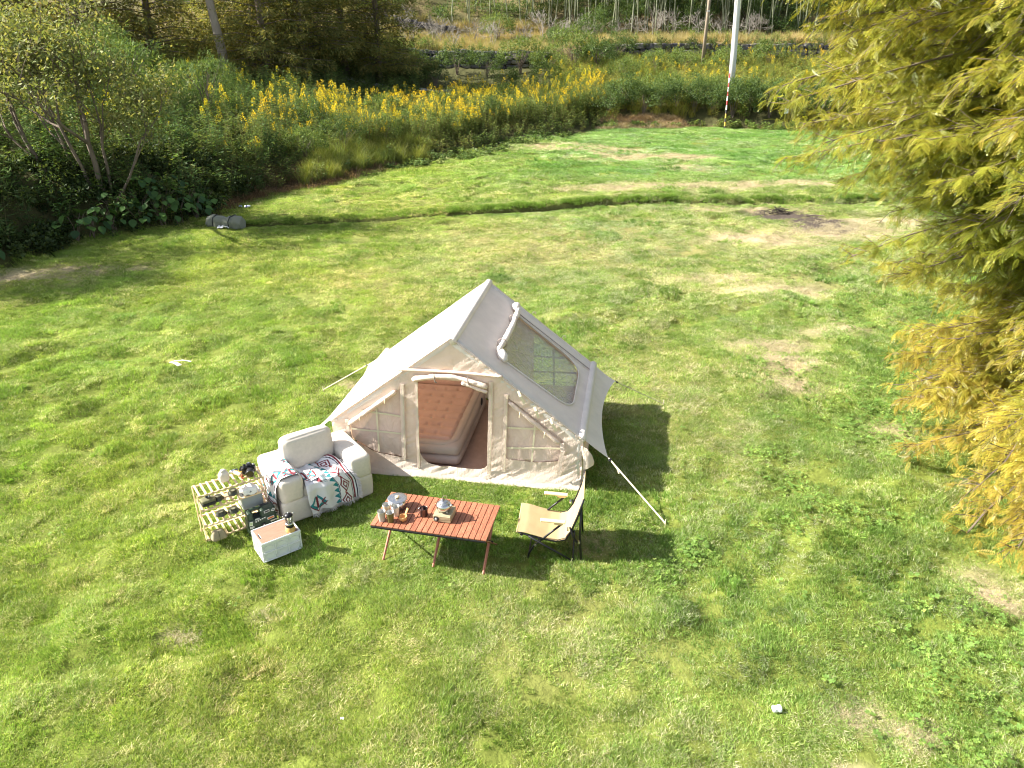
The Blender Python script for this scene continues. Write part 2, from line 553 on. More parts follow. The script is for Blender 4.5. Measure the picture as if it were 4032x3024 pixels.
def rosette(n, rad, size, seed, tints, lobes=3, zr=(.01, .06)):
    """trifoliate / broad leaves lying near the ground"""
    r = np.random.default_rng(seed); VV = []; FF = []; TT = []; k = 0
    for i in range(n):
        a0 = r.uniform(0, 6.28); rr = rad * math.sqrt(r.uniform()); c = np.array([rr * math.cos(a0), rr * math.sin(a0), r.uniform(*zr)])
        sz = size * r.uniform(.6, 1.3); t = np.array(tints[r.integers(0, len(tints))]) * r.uniform(.8, 1.2)
        b = r.uniform(0, 6.28)
        for q in range(lobes):
            a = b + q * 2 * np.pi / lobes + r.normal(0, .15)
            u = np.array([math.cos(a), math.sin(a), r.uniform(-.1, .5)]); v = np.array([-math.sin(a), math.cos(a), r.uniform(-.25, .25)])
            P = [c + u * sz * .08, c + u * sz * .55 + v * sz * .36, c + u * sz * 1.05, c + u * sz * .55 - v * sz * .36]
            VV += P; FF.append((k, k + 1, k + 2, k + 3)); TT += [t] * 4; k += 4
    return np.array(VV), np.array(FF), np.array(TT)

grass_mat = leafm('grass_blade', (1, 1, 1), transl=.45, var=.18, gloss=.015, inst=True, wscale=2.5, tcol=(1.08, 1.12, .7))
G = [(.235, .345, .075), (.31, .41, .095), (.165, .275, .055), (.40, .46, .16)]
Dt = [(.56, .54, .33), (.49, .48, .26), (.66, .63, .42), (.30, .38, .09)]
def src(name, geo, mat):
    V, F, t = geo
    me = mesh_np(name, V, F, False, tint=t); me.materials.append(mat)
    return bpy.data.objects.new(name, me)

def scatter(name, pts, rot, scl, idx, itint, sources, label, cat):
    """one stuff object: points carrying rotation, scale and colour; geometry nodes put a patch on each"""
    coll = bpy.data.collections.new(name + '_patches')
    for i, o in enumerate(sources):
        o.name = '%s_patch_%02d' % (name, i); coll.objects.link(o)
    me = bpy.data.meshes.new(name)
    n = len(pts)
    me.vertices.add(n); me.vertices.foreach_set('co', np.asarray(pts, np.float32).ravel())
    for nm, ty, key, arr in (('rot', 'FLOAT_VECTOR', 'vector', rot), ('scl', 'FLOAT_VECTOR', 'vector', scl), ('itint', 'FLOAT_COLOR', 'color', np.concatenate([itint, np.ones((n, 1))], 1))):
        a = me.attributes.new(nm, ty, 'POINT'); a.data.foreach_set(key, np.asarray(arr, np.float32).ravel())
    a = me.attributes.new('pick', 'INT', 'POINT'); a.data.foreach_set('value', np.asarray(idx, np.int32))
    o = bpy.data.objects.new(name, me); link(o); tag(o, label, cat, kind='stuff')
    ng = bpy.data.node_groups.new(name + '_nodes', 'GeometryNodeTree')
    ng.interface.new_socket('Geometry', in_out='INPUT', socket_type='NodeSocketGeometry')
    ng.interface.new_socket('Geometry', in_out='OUTPUT', socket_type='NodeSocketGeometry')
    N = ng.nodes.new; L = ng.links.new
    gi = N('NodeGroupInput'); go = N('NodeGroupOutput')
    ci = N('GeometryNodeCollectionInfo'); ci.inputs['Collection'].default_value = coll
    ci.inputs['Separate Children'].default_value = True; ci.inputs['Reset Children'].default_value = True
    ip = N('GeometryNodeInstanceOnPoints'); ip.inputs['Pick Instance'].default_value = True
    def at(nm, ty):
        x = N('GeometryNodeInputNamedAttribute'); x.data_type = ty; x.inputs['Name'].default_value = nm; return x.outputs[0]
    er = N('FunctionNodeEulerToRotation'); L(at('rot', 'FLOAT_VECTOR'), er.inputs[0])
    L(gi.outputs[0], ip.inputs['Points']); L(ci.outputs[0], ip.inputs['Instance'])
    L(at('pick', 'INT'), ip.inputs['Instance Index']); L(er.outputs[0], ip.inputs['Rotation']); L(at('scl', 'FLOAT_VECTOR'), ip.inputs['Scale'])
    L(ip.outputs[0], go.inputs[0])
    md = o.modifiers.new('scatter', 'NODES'); md.node_group = ng
    return o

TENT_C = np.array([-.683, 7.645]); TENT_YAW = R(-9.3)
def in_tent(x, y, m=0.0):
    dx, dy = x - TENT_C[0], y - TENT_C[1]
    c, s_ = math.cos(TENT_YAW), math.sin(TENT_YAW)
    u = dx * c + dy * s_; v = -dx * s_ + dy * c
    return (np.abs(u) < 1.5 - m) & (v > .02 + m) & (v < 2.1 - m)
def in_box(x, y, cx, cy, hw, hd, yaw):
    dx, dy = x - cx, y - cy; c, s_ = math.cos(yaw), math.sin(yaw)
    return (np.abs(dx * c + dy * s_) < hw) & (np.abs(-dx * s_ + dy * c) < hd)

def band(y0, y1, dens, margin=1.3):
    half = .78 * y1 + margin
    n = int(dens * (y1 - y0) * 2 * half)
    x = rng.uniform(-half, half, n); y = rng.uniform(y0, y1, n)
    k = (np.abs(x) < .78 * y + margin) & (beyond(x, y) < .12) & (x < 26)
    return x[k], y[k]

xs, ys, sc, hs = [], [], [], []
for y0, y1, dens, k, kz in ((2.6, 6.0, 62, 1.0, 1.0), (6.0, 9.5, 50, 1.1, 1.0), (9.5, 14, 36, 1.35, 1.1), (14, 20, 24, 1.75, 1.2), (20, 28, 15, 2.3, 1.35), (28, 44.5, 9, 3.0, 1.5)):
    x, y = band(y0, y1, dens)
    kd = np.abs(past_ditch(x, y)) < .9
    xs.append(x); ys.append(y); sc.append(np.where(kd, 1.0, k)); hs.append(np.where(kd, 1.0, kz))
m = 3400                                                   # close sward along both sides of the ditch
i = rng.integers(0, len(DITCH) - 2, m); t_ = rng.uniform(0, 1, m)
xs.append(DITCH[i, 0] * (1 - t_) + DITCH[i + 1, 0] * t_); ys.append(DITCH[i, 1] * (1 - t_) + DITCH[i + 1, 1] * t_ + rng.uniform(-1, 1, m)); sc.append(np.full(m, 1.1)); hs.append(np.full(m, 1.0))
x = np.concatenate(xs); y = np.concatenate(ys); k = np.concatenate(sc); kz = np.concatenate(hs)
dr = dryness(x, y); bu = burnt(x, y); pa = paleness(x, y)
pdv = past_ditch(x, y)
keep = (rng.uniform(0, 1, len(x)) > np.clip(dr * 1.15 - .15, 0, .93)) & (bu < .3 + .25 * rng.uniform(0, 1, len(x))) & ~in_tent(x, y, .06)
keep &= ~in_box(x, y, -2.35, 7.32, .52, .40, R(37)) & ~in_box(x, y, -2.47, 6.3, .19, .14, R(37))
keep &= ((np.abs(pdv) > np.interp(x, [-9, 3, 7, 12], [.27, .30, .2, .05])) | (x < -9.3))
x, y, k, kz, dr, pa = x[keep], y[keep], k[keep], kz[keep], dr[keep], pa[keep]
n = len(x)
z = height(x, y)
flow = 2.2 + 3.2 * (fbm(x * .5, y * .5, 2, 200) - .5) + 2.4 * (fbm(x * 2.1, y * 2.1, 2, 210) - .5)
rotz = flow + rng.normal(0, .9, n)
e = .12
tx = (height(x + e, y) - height(x - e, y)) / (2 * e); ty = (height(x, y + e) - height(x, y - e)) / (2 * e)
# slope of the ground turned into each patch's own frame
gx_ = tx * np.cos(rotz) + ty * np.sin(rotz); gy_ = -tx * np.sin(rotz) + ty * np.cos(rotz)
rot = np.stack([np.arctan(gy_), -np.arctan(gx_), rotz], 1)
lush = fbm(x * .8 + 40, y * .8, 3, 120)
pick = np.zeros(n, int)
u = rng.uniform(0, 1, n)
pick[u < .38] = 1
pick[u < .12] = 2
strawy = (rng.uniform(0, 1, n) < .17 + .62 * pa + .45 * dr + .12 * sm(.55, .75, fbm(x * 1.3, y * 1.3, 2, 140)))
pick[strawy] = 3
tall = (lush > .62) & (rng.uniform(0, 1, n) < .35) & (pick != 3)
pick[tall] = 4
hsc = kz * (.62 + .75 * lush) * rng.uniform(.8, 1.2, n) * (1 - .45 * dr)
scl = np.stack([k * rng.uniform(.85, 1.15, n), k * rng.uniform(.85, 1.15, n), hsc], 1)
hue = fbm(x * .45, y * .45, 3, 150)[:, None]; hue2 = fbm(x * 1.9, y * 1.9, 2, 160)[:, None]
left = sm(2.5, -4.5, x)[:, None]
it = np.array([1.0, 1.0, 1.0]) + (hue - .5) * np.array([.45, .12, .3]) + (hue2 - .5) * np.array([.55, .42, .4])
it = it * (1 + left * np.array([.08, .05, -.22]))
far = sm(24, 30, y)[:, None] * sm(-3, 4, x)[:, None]
it = it * (1 + far * np.array([-.12, .03, .1]))
it = np.clip(it, .3, 2) * np.array([1.05, 1.05, 1.03]) * rng.uniform(.74, 1.26, (n, 1))
srcs = [src('p', blades(330, .2, .03, .06, .6, 1.3, .0042, G, seed=1, clump=26), grass_mat),
        src('p', blades(330, .2, .03, .06, .8, 1.0, .0042, G + [Dt[3], Dt[0]], seed=2, clump=30), grass_mat),
        src('p', blades(300, .2, .03, .06, .45, 2.0, .0044, G, seed=3, clump=20), grass_mat),
        src('p', blades(260, .2, .035, .065, 1.05, 1.6, .0040, Dt + [G[0]], seed=4, clump=24), grass_mat),
        src('p', blades(220, .17, .045, .088, .6, 1.2, .0048, [G[0], G[2], (.15, .25, .05)], seed=5, clump=9), grass_mat)]
scatter('grass', np.stack([x, y, z], 1), rot, scl, pick, it, srcs, 'short matted lawn grass, yellow-green with straw-coloured streaks', 'grass')

# ditch lip and taller tufts
m = 700
i = rng.integers(0, len(DITCH) - 1, m); t = rng.uniform(0, 1, m)
ok = (i < len(DITCH) - 2)
dx = DITCH[i, 0] * (1 - t) + DITCH[i + 1, 0] * t; dy = DITCH[i, 1] * (1 - t) + DITCH[i + 1, 1] * t
off = np.where(rng.uniform(0, 1, m) < .97, rng.uniform(.26, .5, m), -rng.uniform(.3, .35, m)); dy = dy + off
amt = np.interp(dx, [-9, -3, -.5, 2, 6, 16], [.1, .25, .7, .8, .6, .5])
kk = ok & (rng.uniform(0, 1, m) < amt) & (dx < 16)
x, y, amt = dx[kk], dy[kk], amt[kk]; n = len(x)
scl = np.stack([np.full(n, .9), np.full(n, .9), rng.uniform(.6, 1.1, n) * (.6 + .5 * amt)], 1)
it = np.array([.8, .88, .8]) * rng.uniform(.75, 1.2, (n, 1))
scatter('ditch_grass', np.stack([x, y, height(x, y)], 1), np.stack([np.zeros(n), np.zeros(n), rng.uniform(-2.6, -.6, n)], 1), scl, np.zeros(n, int), it,
        [src('p', blades(120, .2, .07, .17, .55, .6, .009, G, seed=15), grass_mat)], 'rank grass along the lip of the ditch across the lawn', 'grass')

# clover and broad-leaved weeds in the sward
CL = [(3.39, 7.68, .35, .3), (3.44, 7.18, .3, .35), (3.25, 8.2, .3, .2), (5.37, 9.84, .9, .6), (5.5, 9.26, .7, .5), (5.38, 8.47, .6, .45), (4.73, 8.98, .5, .35), (4.44, 11.0, .5, .3), (6.8, 10.3, 1.0, .9), (6.6, 9.3, .9, .7),
      (3.1, 6.55, .35, .2), (3.95, 6.9, .5, .2), (7.0, 16.5, 1.2, .8), (8.0, 23.1, 2.2, .25), (7.2, 13.3, 1.2, .9), (4.2, 5.2, .5, .4), (3.6, 4.5, .4, .4), (3.3, 3.7, .35, .3), (1.5, 5.9, .2, .3), (1.9, 6.2, .25, .3), (3.9, 4.0, .4, .5)]
xs, ys = [], []
for cx, cy, rx, ry in CL:
    q = int(240 * rx * ry) + 8
    xs.append(rng.normal(cx, rx * .62, q)); ys.append(rng.normal(cy, ry * .62, q))
q = 700; xx = rng.uniform(-5, 8, q); yy = rng.uniform(3, 14, q)
kk = rng.uniform(0, 1, q) < .06 + .5 * sm(0, 5, xx)
xs.append(xx[kk]); ys.append(yy[kk])
x = np.concatenate(xs); y = np.concatenate(ys); kk = ~in_tent(x, y) & (y > 2.8); x, y = x[kk], y[kk]; n = len(x)
it = np.array([1, 1, 1.]) * rng.uniform(.8, 1.25, (n, 1))
CT = [(.25, .40, .09), (.31, .46, .10), (.20, .33, .08), (.38, .49, .14)]
s1 = rng.uniform(.7, 1.2, n)
scatter('clover', np.stack([x, y, height(x, y) + .012], 1), np.stack([rng.normal(0, .15, n), rng.normal(0, .15, n), rng.uniform(0, 6.28, n)], 1), np.stack([s1, s1, s1], 1),
        rng.integers(0, 3, n), it, [src('p', rosette(20, .13, .013, 31, CT), grass_mat), src('p', rosette(11, .09, .017, 32, CT, 4), grass_mat), src('p', rosette(4, .04, .027, 33, CT, 5, (.01, .05)), grass_mat)],
        'patches of clover and small round-leaved weeds in the grass', 'clover')

# loose straw on the dry spots
xs, ys = [], []
for cx, cy, rx, ry, k_ in DRY:
    q = int(26 * k_ * (1 + rx * ry * (9 if cy < 14 else 5))); xs.append(rng.normal(cx, rx * .6, q)); ys.append(rng.normal(cy, ry * .6, q))
x = np.concatenate(xs); y = np.concatenate(ys); kk = (beyond(x, y) < -.1) & (np.abs(past_ditch(x, y)) > .3) & (y > 2.8); x, y = x[kk], y[kk]; n = len(x)
s1 = rng.uniform(.6, 1.2, n) * np.interp(y, [4, 12, 30], [.8, 1.2, 2.2])
scatter('loose_straw', np.stack([x, y, height(x, y) + .004], 1), np.stack([np.zeros(n), np.zeros(n), rng.uniform(0, 6.28, n)], 1), np.stack([s1, s1, s1 * .8], 1), np.zeros(n, int), rng.uniform(.75, 1.25, (n, 1)) * np.ones((n, 3)),
        [src('p', blades(60, .16, .03, .07, 1.35, 3.0, .004, [(.58, .50, .33), (.48, .40, .25), (.66, .58, .42)], .1, 41), grass_mat)], 'loose dry straw lying on the worn spots of the lawn', 'straw')
# ------------------------------------------------------------------ inflatable house tent
def in_poly(P, poly):
    x, y = P[:, 0], P[:, 1]; c = np.zeros(len(P), bool); poly = np.asarray(poly)
    j = len(poly) - 1
    for i in range(len(poly)):
        xi, yi = poly[i]; xj, yj = poly[j]
        hit = ((yi > y) != (yj > y)) & (x < (xj - xi) * (y - yi) / (yj - yi + 1e-12) + xi)
        c ^= hit; j = i
    return c

def panel2d(outer, holes, step):
    """triangulated flat panel with holes; returns 2-d points and triangles"""
    pts, edges = [], []
    def loop(poly):
        poly = np.asarray(poly, float); b = len(pts)
        for i in range(len(poly)):
            p, q = poly[i], poly[(i + 1) % len(poly)]
            m = max(1, int(np.linalg.norm(q - p) / step))
            for t in range(m): pts.append(p + (q - p) * t / m)
        e = len(pts)
        for i in range(b, e): edges.append((i, i + 1 if i + 1 < e else b))
    loop(outer)
    for h in holes: loop(h)
    o = np.asarray(outer)
    gx_, gy_ = np.meshgrid(np.arange(o[:, 0].min(), o[:, 0].max(), step), np.arange(o[:, 1].min(), o[:, 1].max(), step * .87))
    gx_[1::2] += step / 2
    g = np.stack([gx_.ravel(), gy_.ravel()], 1)
    k = in_poly(g, outer)
    for h in holes: k &= ~in_poly(g, h)
    bp = np.array(pts)
    g = g[k]
    if len(g):
        dmin = np.min(np.hypot(g[:, None, 0] - bp[None, :, 0], g[:, None, 1] - bp[None, :, 1]), 1)
        g = g[dmin > step * .45]
    allp = [Vector(p) for p in np.concatenate([bp, g])]
    r = delaunay_2d_cdt(allp, edges, [], 0, 1e-6)
    V2 = np.array([tuple(v) for v in r[0]]); Fc = np.array([f for f in r[2] if len(f) == 3])
    cen = V2[Fc].mean(1)
    k = in_poly(cen, outer)
    for h in holes: k &= ~in_poly(cen, h)
    return V2, Fc[k]

def rounded(pts, rad, n=6):
    """polygon with rounded corners; rad per corner"""
    P = np.asarray(pts, float); out = []
    for i in range(len(P)):
        a, b, c_ = P[i - 1], P[i], P[(i + 1) % len(P)]
        r = rad[i] if not np.isscalar(rad) else rad
        if r <= 0: out.append(b); continue
        u = (a - b) / np.linalg.norm(a - b); v = (c_ - b) / np.linalg.norm(c_ - b)
        p, q = b + u * r, b + v * r
        for t in np.linspace(0, 1, n):
            out.append((1 - t) ** 2 * p + 2 * t * (1 - t) * b + t * t * q)
    return np.array(out)

def wrinkle(u, v, ang, fine=16., along=2.2, seed=0, amp=.012):
    c_, s_ = math.cos(ang), math.sin(ang)
    a = u * c_ + v * s_; b = -u * s_ + v * c_
    b = b + .05 * (fbm(u * 2.5, v * 2.5, 2, seed + 5) - .5)
    n1 = fbm(a * along, b * fine, 3, seed)
    rdg = 1 - np.abs(2 * n1 - 1)
    mask = sm(.25, .7, fbm(u * 1.8 + 9, v * 1.8, 2, seed + 9))
    return amp * ((rdg - .6) * (.35 + .9 * mask) + .5 * (fbm(u * 3, v * 3, 2, seed + 3) - .5))

def fabric(name, col, transl=.16, tw=(1.0, .86, .72), rough=.85, bump=.25):
    if name in MATS: return MATS[name]
    s = NT(name)
    n = s.noise(5, 5, .6, s.obj())
    c_ = s.ramp(n, [(.3, tuple(k * .93 for k in col)), (.7, tuple(k * 1.05 for k in col))])
    w = s.noise(34, 4, .6, s.mapping(s.obj(), (1, 1, .45), (0, .5, .3)), 1.2)
    nm = s.bump(w, bump, .012)
    b = s.bsdf(c_, rough, 0, .2, nm)
    t = s.n('ShaderNodeBsdfTranslucent'); s.l(s.mul(c_, tw), t.inputs[0])
    m = s.n('ShaderNodeMixShader'); m.inputs[0].default_value = transl
    s.l(b, m.inputs[1]); s.l(t.outputs[0], m.inputs[2])
    MATS[name] = s.done(m.outputs[0]); return MATS[name]

canvas = fabric('tent_canvas', (.88, .745, .635), .22, (1.0, .80, .62), bump=.5)
canvas_roof = fabric('tent_roof_canvas', (.86, .81, .755), .20, (1.0, .80, .62), bump=.2)
canvas_floor = pm('tent_groundsheet', (.46, .30, .24), .75, var=.12, bump=.3, bscale=20, bdist=.01)
ribbon_m = pm('cream_ribbon', (.74, .67, .48), .7, var=.06)
trim_m = pm('taupe_webbing', (.33, .27, .24), .8, var=.1)
rope_m = pm('cream_rope', (.72, .64, .48), .8, var=.08)
black_m = pm('black_plastic', (.02, .02, .022), .4, var=.2)
s = NT('window_gauze')
tr = s.n('ShaderNodeBsdfTransparent'); tr.inputs[0].default_value = (.98, .95, .92, 1)
wv = s.noise(7, 4, .6, s.mapping(s.obj(), (1, 1, .5), (0, .6, 0)), 1.0)
b = s.bsdf(s.ramp(wv, [(.3, (.78, .60, .51)), (.7, (.92, .74, .64))]), .8, 0, .15, s.bump(wv, .6, .03))
m = s.n('ShaderNodeMixShader'); m.inputs[0].default_value = .85
s.l(tr.outputs[0], m.inputs[1]); s.l(b, m.inputs[2])
gauze = s.done(m.outputs[0])
s = NT('clear_window_film')
nz = s.n('ShaderNodeTexVoronoi', feature='DISTANCE_TO_EDGE'); nz.inputs['Scale'].default_value = 9
s.l(s.mapping(s.obj(), (1, 1.0, 1.6)), nz.inputs['Vector'])
cr = s.noise(30, 5, .7, s.obj(), 2.0)
hgt = s.math('ADD', s.math('MULTIPLY', s.math('MINIMUM', nz.outputs['Distance'], .12), 5.0), cr)
nm = s.bump(hgt, 1.0, .035)
gl = s.n('ShaderNodeBsdfGlossy'); gl.inputs['Roughness'].default_value = .22; s.l(nm, gl.inputs['Normal'])
tr = s.n('ShaderNodeBsdfTransparent'); tr.inputs[0].default_value = (.93, .94, .92, 1)
df = s.n('ShaderNodeBsdfDiffuse'); df.inputs[0].default_value = (.75, .75, .72, 1); s.l(nm, df.inputs['Normal'])
m1 = s.n('ShaderNodeMixShader'); m1.inputs[0].default_value = .07; s.l(tr.outputs[0], m1.inputs[1]); s.l(df.outputs[0], m1.inputs[2])
fr = s.n('ShaderNodeFresnel'); fr.inputs[0].default_value = 1.35; s.l(nm, fr.inputs['Normal'])
m2 = s.n('ShaderNodeMixShader'); s.l(s.math('ADD', fr.outputs[0], .12), m2.inputs[0]); s.l(m1.outputs[0], m2.inputs[1]); s.l(gl.outputs[0], m2.inputs[2])
film = s.done(m2.outputs[0])

HW, DP, EZ, RZ = 1.52, 2.12, .70, 1.86
tent = thing('inflatable_tent', 'cream inflatable house-shaped tent with open doorway and clear roof window', 'tent', (TENT_C[0], TENT_C[1], 0.0), TENT_YAW)

def wall_panel(name, outer, holes, y, sgn, step, seed, mat=canvas, amp=.021, par=tent):
    V2, F2 = panel2d(outer, holes, step)
    u, v = V2[:, 0], V2[:, 1]
    w = np.where(u > 0, wrinkle(u, v, R(33), 22, 2, seed, amp), wrinkle(u, v, R(24), 22, 2, seed + 40, amp))
    fl = .05 * sm(.24, 0, v) * sgn                         # the foot of the wall flares out a little
    V3 = np.stack([u, y + sgn * (w + .004) + fl, v], 1)
    if sgn > 0: F2 = F2[:, ::-1]
    return part(name, mesh_np(name, V3, F2, True), mat, par)

door = rounded([(-.445, 1.33), (-.445, .17), (.415, .17), (.425, 1.33)], [.02, .24, .16, .02])
winL = rounded([(-1.30, .66), (-.62, 1.19), (-.64, .24), (-1.0, .28), (-1.29, .44)], [.05, .03, .03, .05, .05])
winR = rounded([(1.30, .66), (.62, 1.19), (.62, .34), (1.0, .33), (1.28, .38)], [.05, .03, .03, .05, .05])
gable = [(-HW, 0), (HW, 0), (HW + .01, EZ), (.04, RZ - .02), (-HW - .01, EZ)]
front = wall_panel('front_wall', gable, [door, winL, winR], 0, -1, .022, 4)
bdoor = rounded([(-.43, 1.25), (-.43, .2), (.43, .2), (.43, 1.25)], [.03, .2, .2, .03])
bwL = rounded([(-1.28, .64), (-.66, 1.12), (-.66, .34), (-1.28, .34)], .05); bwR = bwL * [-1, 1]
back = wall_panel('back_wall', gable, [bwL, bwR, bdoor], DP, 1, .07, 8)
part('back_door_cloth', (lambda q: (np.stack([q[0][:, 0], np.full(len(q[0]), DP + .01) + wrinkle(q[0][:, 0], q[0][:, 1], .3, 12, 2, 70), q[0][:, 1]], 1), q[1]))(panel2d(bdoor, [], .06)), canvas, tent, smooth=True)

# mesh windows with their taped crosses
def strip(P, width, nrm, th=.0025):
    """flat tape along points P, facing nrm"""
    P = np.asarray(P, float); t = np.gradient(P, axis=0); t /= np.linalg.norm(t, axis=1, keepdims=True)
    sd = np.cross(t, np.asarray(nrm, float)); sd /= np.linalg.norm(sd, axis=1, keepdims=True)
    n_ = np.asarray(nrm, float) / np.linalg.norm(nrm)
    a = P - sd * width / 2; b = P + sd * width / 2
    m_ = len(P); V = np.concatenate([a, b, a + n_ * th, b + n_ * th])
    F = []
    for i in range(m_ - 1):
        F += [(2 * m_ + i, 3 * m_ + i, 3 * m_ + i + 1, 2 * m_ + i + 1), (i, i + 1, m_ + i + 1, m_ + i), (i, 2 * m_ + i, 2 * m_ + i + 1, i + 1), (m_ + i, m_ + i + 1, 3 * m_ + i + 1, 3 * m_ + i)]
    F += [(0, m_, 3 * m_, 2 * m_), (m_ - 1, 3 * m_ - 1, 4 * m_ - 1, 2 * m_ - 1)]
    return V, F

def seg(p, q, n=8, sag=0, seed=0):
    p = np.asarray(p, float); q = np.asarray(q, float); t = np.linspace(0, 1, n)[:, None]
    P = p + (q - p) * t
    if sag: P[:, 1] -= sag * np.sin(np.linspace(0, np.pi * 2, n)) * .5
    return P

for poly, ribs in ((winL, [((-.94, .98), (-.96, .30)), ((-1.14, .855), (-.64, .81)), ((-1.29, .59), (-.65, .575))]), (winR, [((.97, .90), (.93, .34)), ((.63, .775), (1.14, .79)), ((.63, .50), (1.27, .55))])):
    V2, F2 = panel2d(poly, [], .04)
    w = wrinkle(V2[:, 0], V2[:, 1], R(35), 7, 1.6, 23, .022)
    g = part('window_screen', mesh_np('window_screen', np.stack([V2[:, 0], .012 - w * .8, V2[:, 1]], 1), F2, True), gauze, tent)
    for p, q in ribs:
        part('ribbon', strip(seg((p[0], -.012, p[1]), (q[0], -.012, q[1]), 10, .008), .021, (0, -1, 0)), ribbon_m, g)
for sg in (-1, 1):
    for p, q in (((sg * .94, .9), (sg * .96, .34)), ((sg * .66, .78), (sg * 1.1, .78)), ((sg * .66, .54), (sg * 1.28, .56))):
        part('ribbon', strip(seg((p[0], DP - .005, p[1]), (q[0], DP - .005, q[1])), .03, (0, -1, 0)), trim_m, tent)

# sewn strips either side of the doorway and windows
for x0, z0, x1, z1, w_ in ((-.60, 1.25, -.64, .22, .052), (-.425, 1.37, -.462, .13, .036), (.455, 1.36, .415, .12, .05), (.63, 1.21, .595, .18, .045), (-1.325, .72, -1.325, .33, .045)):
    P = seg((x0, -.022, z0), (x1, -.026, z1), 26)
    P[:, 1] -= .010 * (fbm(np.arange(26) * .5, np.full(26, x0 * 7), 2, 5)); P[:, 0] += .008 * (fbm(np.arange(26) * .4, np.full(26, x0 * 3), 2, 6) - .5)
    part('zip_strip', strip(P, w_, (0, -1, 0), .005), canvas, tent, smooth=False)
    part('zip', strip(P + [.012, -.007, 0], .006, (0, -1, 0), .002), ribbon_m, tent)

def roll(P, r, seed, sides=10, squash=.8):
    """a lumpy roll of cloth"""
    P = np.asarray(P, float); m_ = len(P)
    rr = r * (.75 + .5 * fbm(np.arange(m_) * .45, np.full(m_, seed * 1.7), 2, seed)); rr[0] *= .55; rr[-1] *= .55
    V, F = tube(P, rr, sides, True, squash)
    j = np.tile(np.arange(sides), m_); i = np.repeat(np.arange(m_), sides)
    c_ = np.repeat(P, sides, 0)
    V = c_ + (V - c_) * (1 + .35 * (fbm(i * .35 + j * .9, j * 1.3 + seed, 2, seed + 2) - .5))[:, None]
    return V, F

t_ = np.linspace(0, 1, 26)[:, None]
Pd = np.concatenate([-.46 + .88 * t_, -.055 - .01 * np.sin(9 * t_), 1.335 + .075 * np.sin(np.pi * t_) - .03 * t_], 1)
dr_ = part('door_roll', roll(Pd, .038, 3), canvas, tent, smooth=True)
Pd2 = np.concatenate([.12 + .30 * t_, -.07 + 0 * t_, 1.345 - .10 * t_], 1)
part('door_roll_end', roll(Pd2, .03, 9), canvas, tent, smooth=True)
for xx in (-.19, .20):
    part('toggle', tube([(xx, -.10, 1.44), (xx + .004, -.115, 1.40), (xx + .01, -.10, 1.345), (xx + .02, -.09, 1.33)], .008, 6), trim_m, dr_)
Pr = np.concatenate([.66 + .60 * t_, -.035 + 0 * t_, 1.12 - .49 * t_], 1); rl = part('window_roll', roll(Pr, .03, 12), canvas, tent, smooth=True)
Pl = np.concatenate([-.68 - .62 * t_, -.04 + 0 * t_, 1.155 - .49 * t_], 1); ll = part('window_roll', roll(Pl, .036, 17), canvas, tent, smooth=True)
for par_, xx, zz_ in ((rl, .80, 1.0), (rl, 1.09, .76), (ll, -.80, 1.05), (ll, -1.13, .80)):
    part('toggle', tube([(xx, -.08, zz_ + .03), (xx - .006, -.085, zz_), (xx - .01, -.075, zz_ - .05)], .006, 6), ribbon_m, par_)
Pg = np.array([(1.285, -.03, .64), (1.30, -.05, .54), (1.275, -.05, .40), (1.262, -.05, .22)])
part('window_flap', strip(Pg, .05, (0, -1, 0), .014), canvas, tent)

# projecting hem across the gable and the taped loops under the right roof edge
hm = np.concatenate([-.66 + 1.25 * t_, -.03 + 0 * t_, 1.435 + .015 * np.sin(np.pi * t_)], 1)
part('gable_hem', tube(hm, .024, 8, True, .6), canvas, tent, smooth=True)
for i, (xx, zz_, dx_) in enumerate(((.80, 1.22, .05), (.98, 1.05, .03), (1.17, .90, .05))):
    part('tie_tape', strip([(xx - .03, -.05, zz_ + .06), (xx, -.07, zz_), (xx + dx_, -.06, zz_ - .09)], .03, (0, -1, .2), .004), ribbon_m, tent)

# side walls
def side_wall(sg):
    a, b = np.meshgrid(np.linspace(0, DP, 56), np.linspace(0, EZ, 24), indexing='ij')
    w = wrinkle(a, b, R(60), 12, 2, 31 + sg, .014)
    xx = sg * (HW + w + .03 * sm(.2, 0, b) + .012 * np.sin(a * 3))
    V, F = sheet(np.stack([xx, a, b], -1))
    return part('side_wall', mesh_np('side_wall', V, F if sg < 0 else F[:, ::-1], True), canvas, tent)
side_wall(-1); side_wall(1)

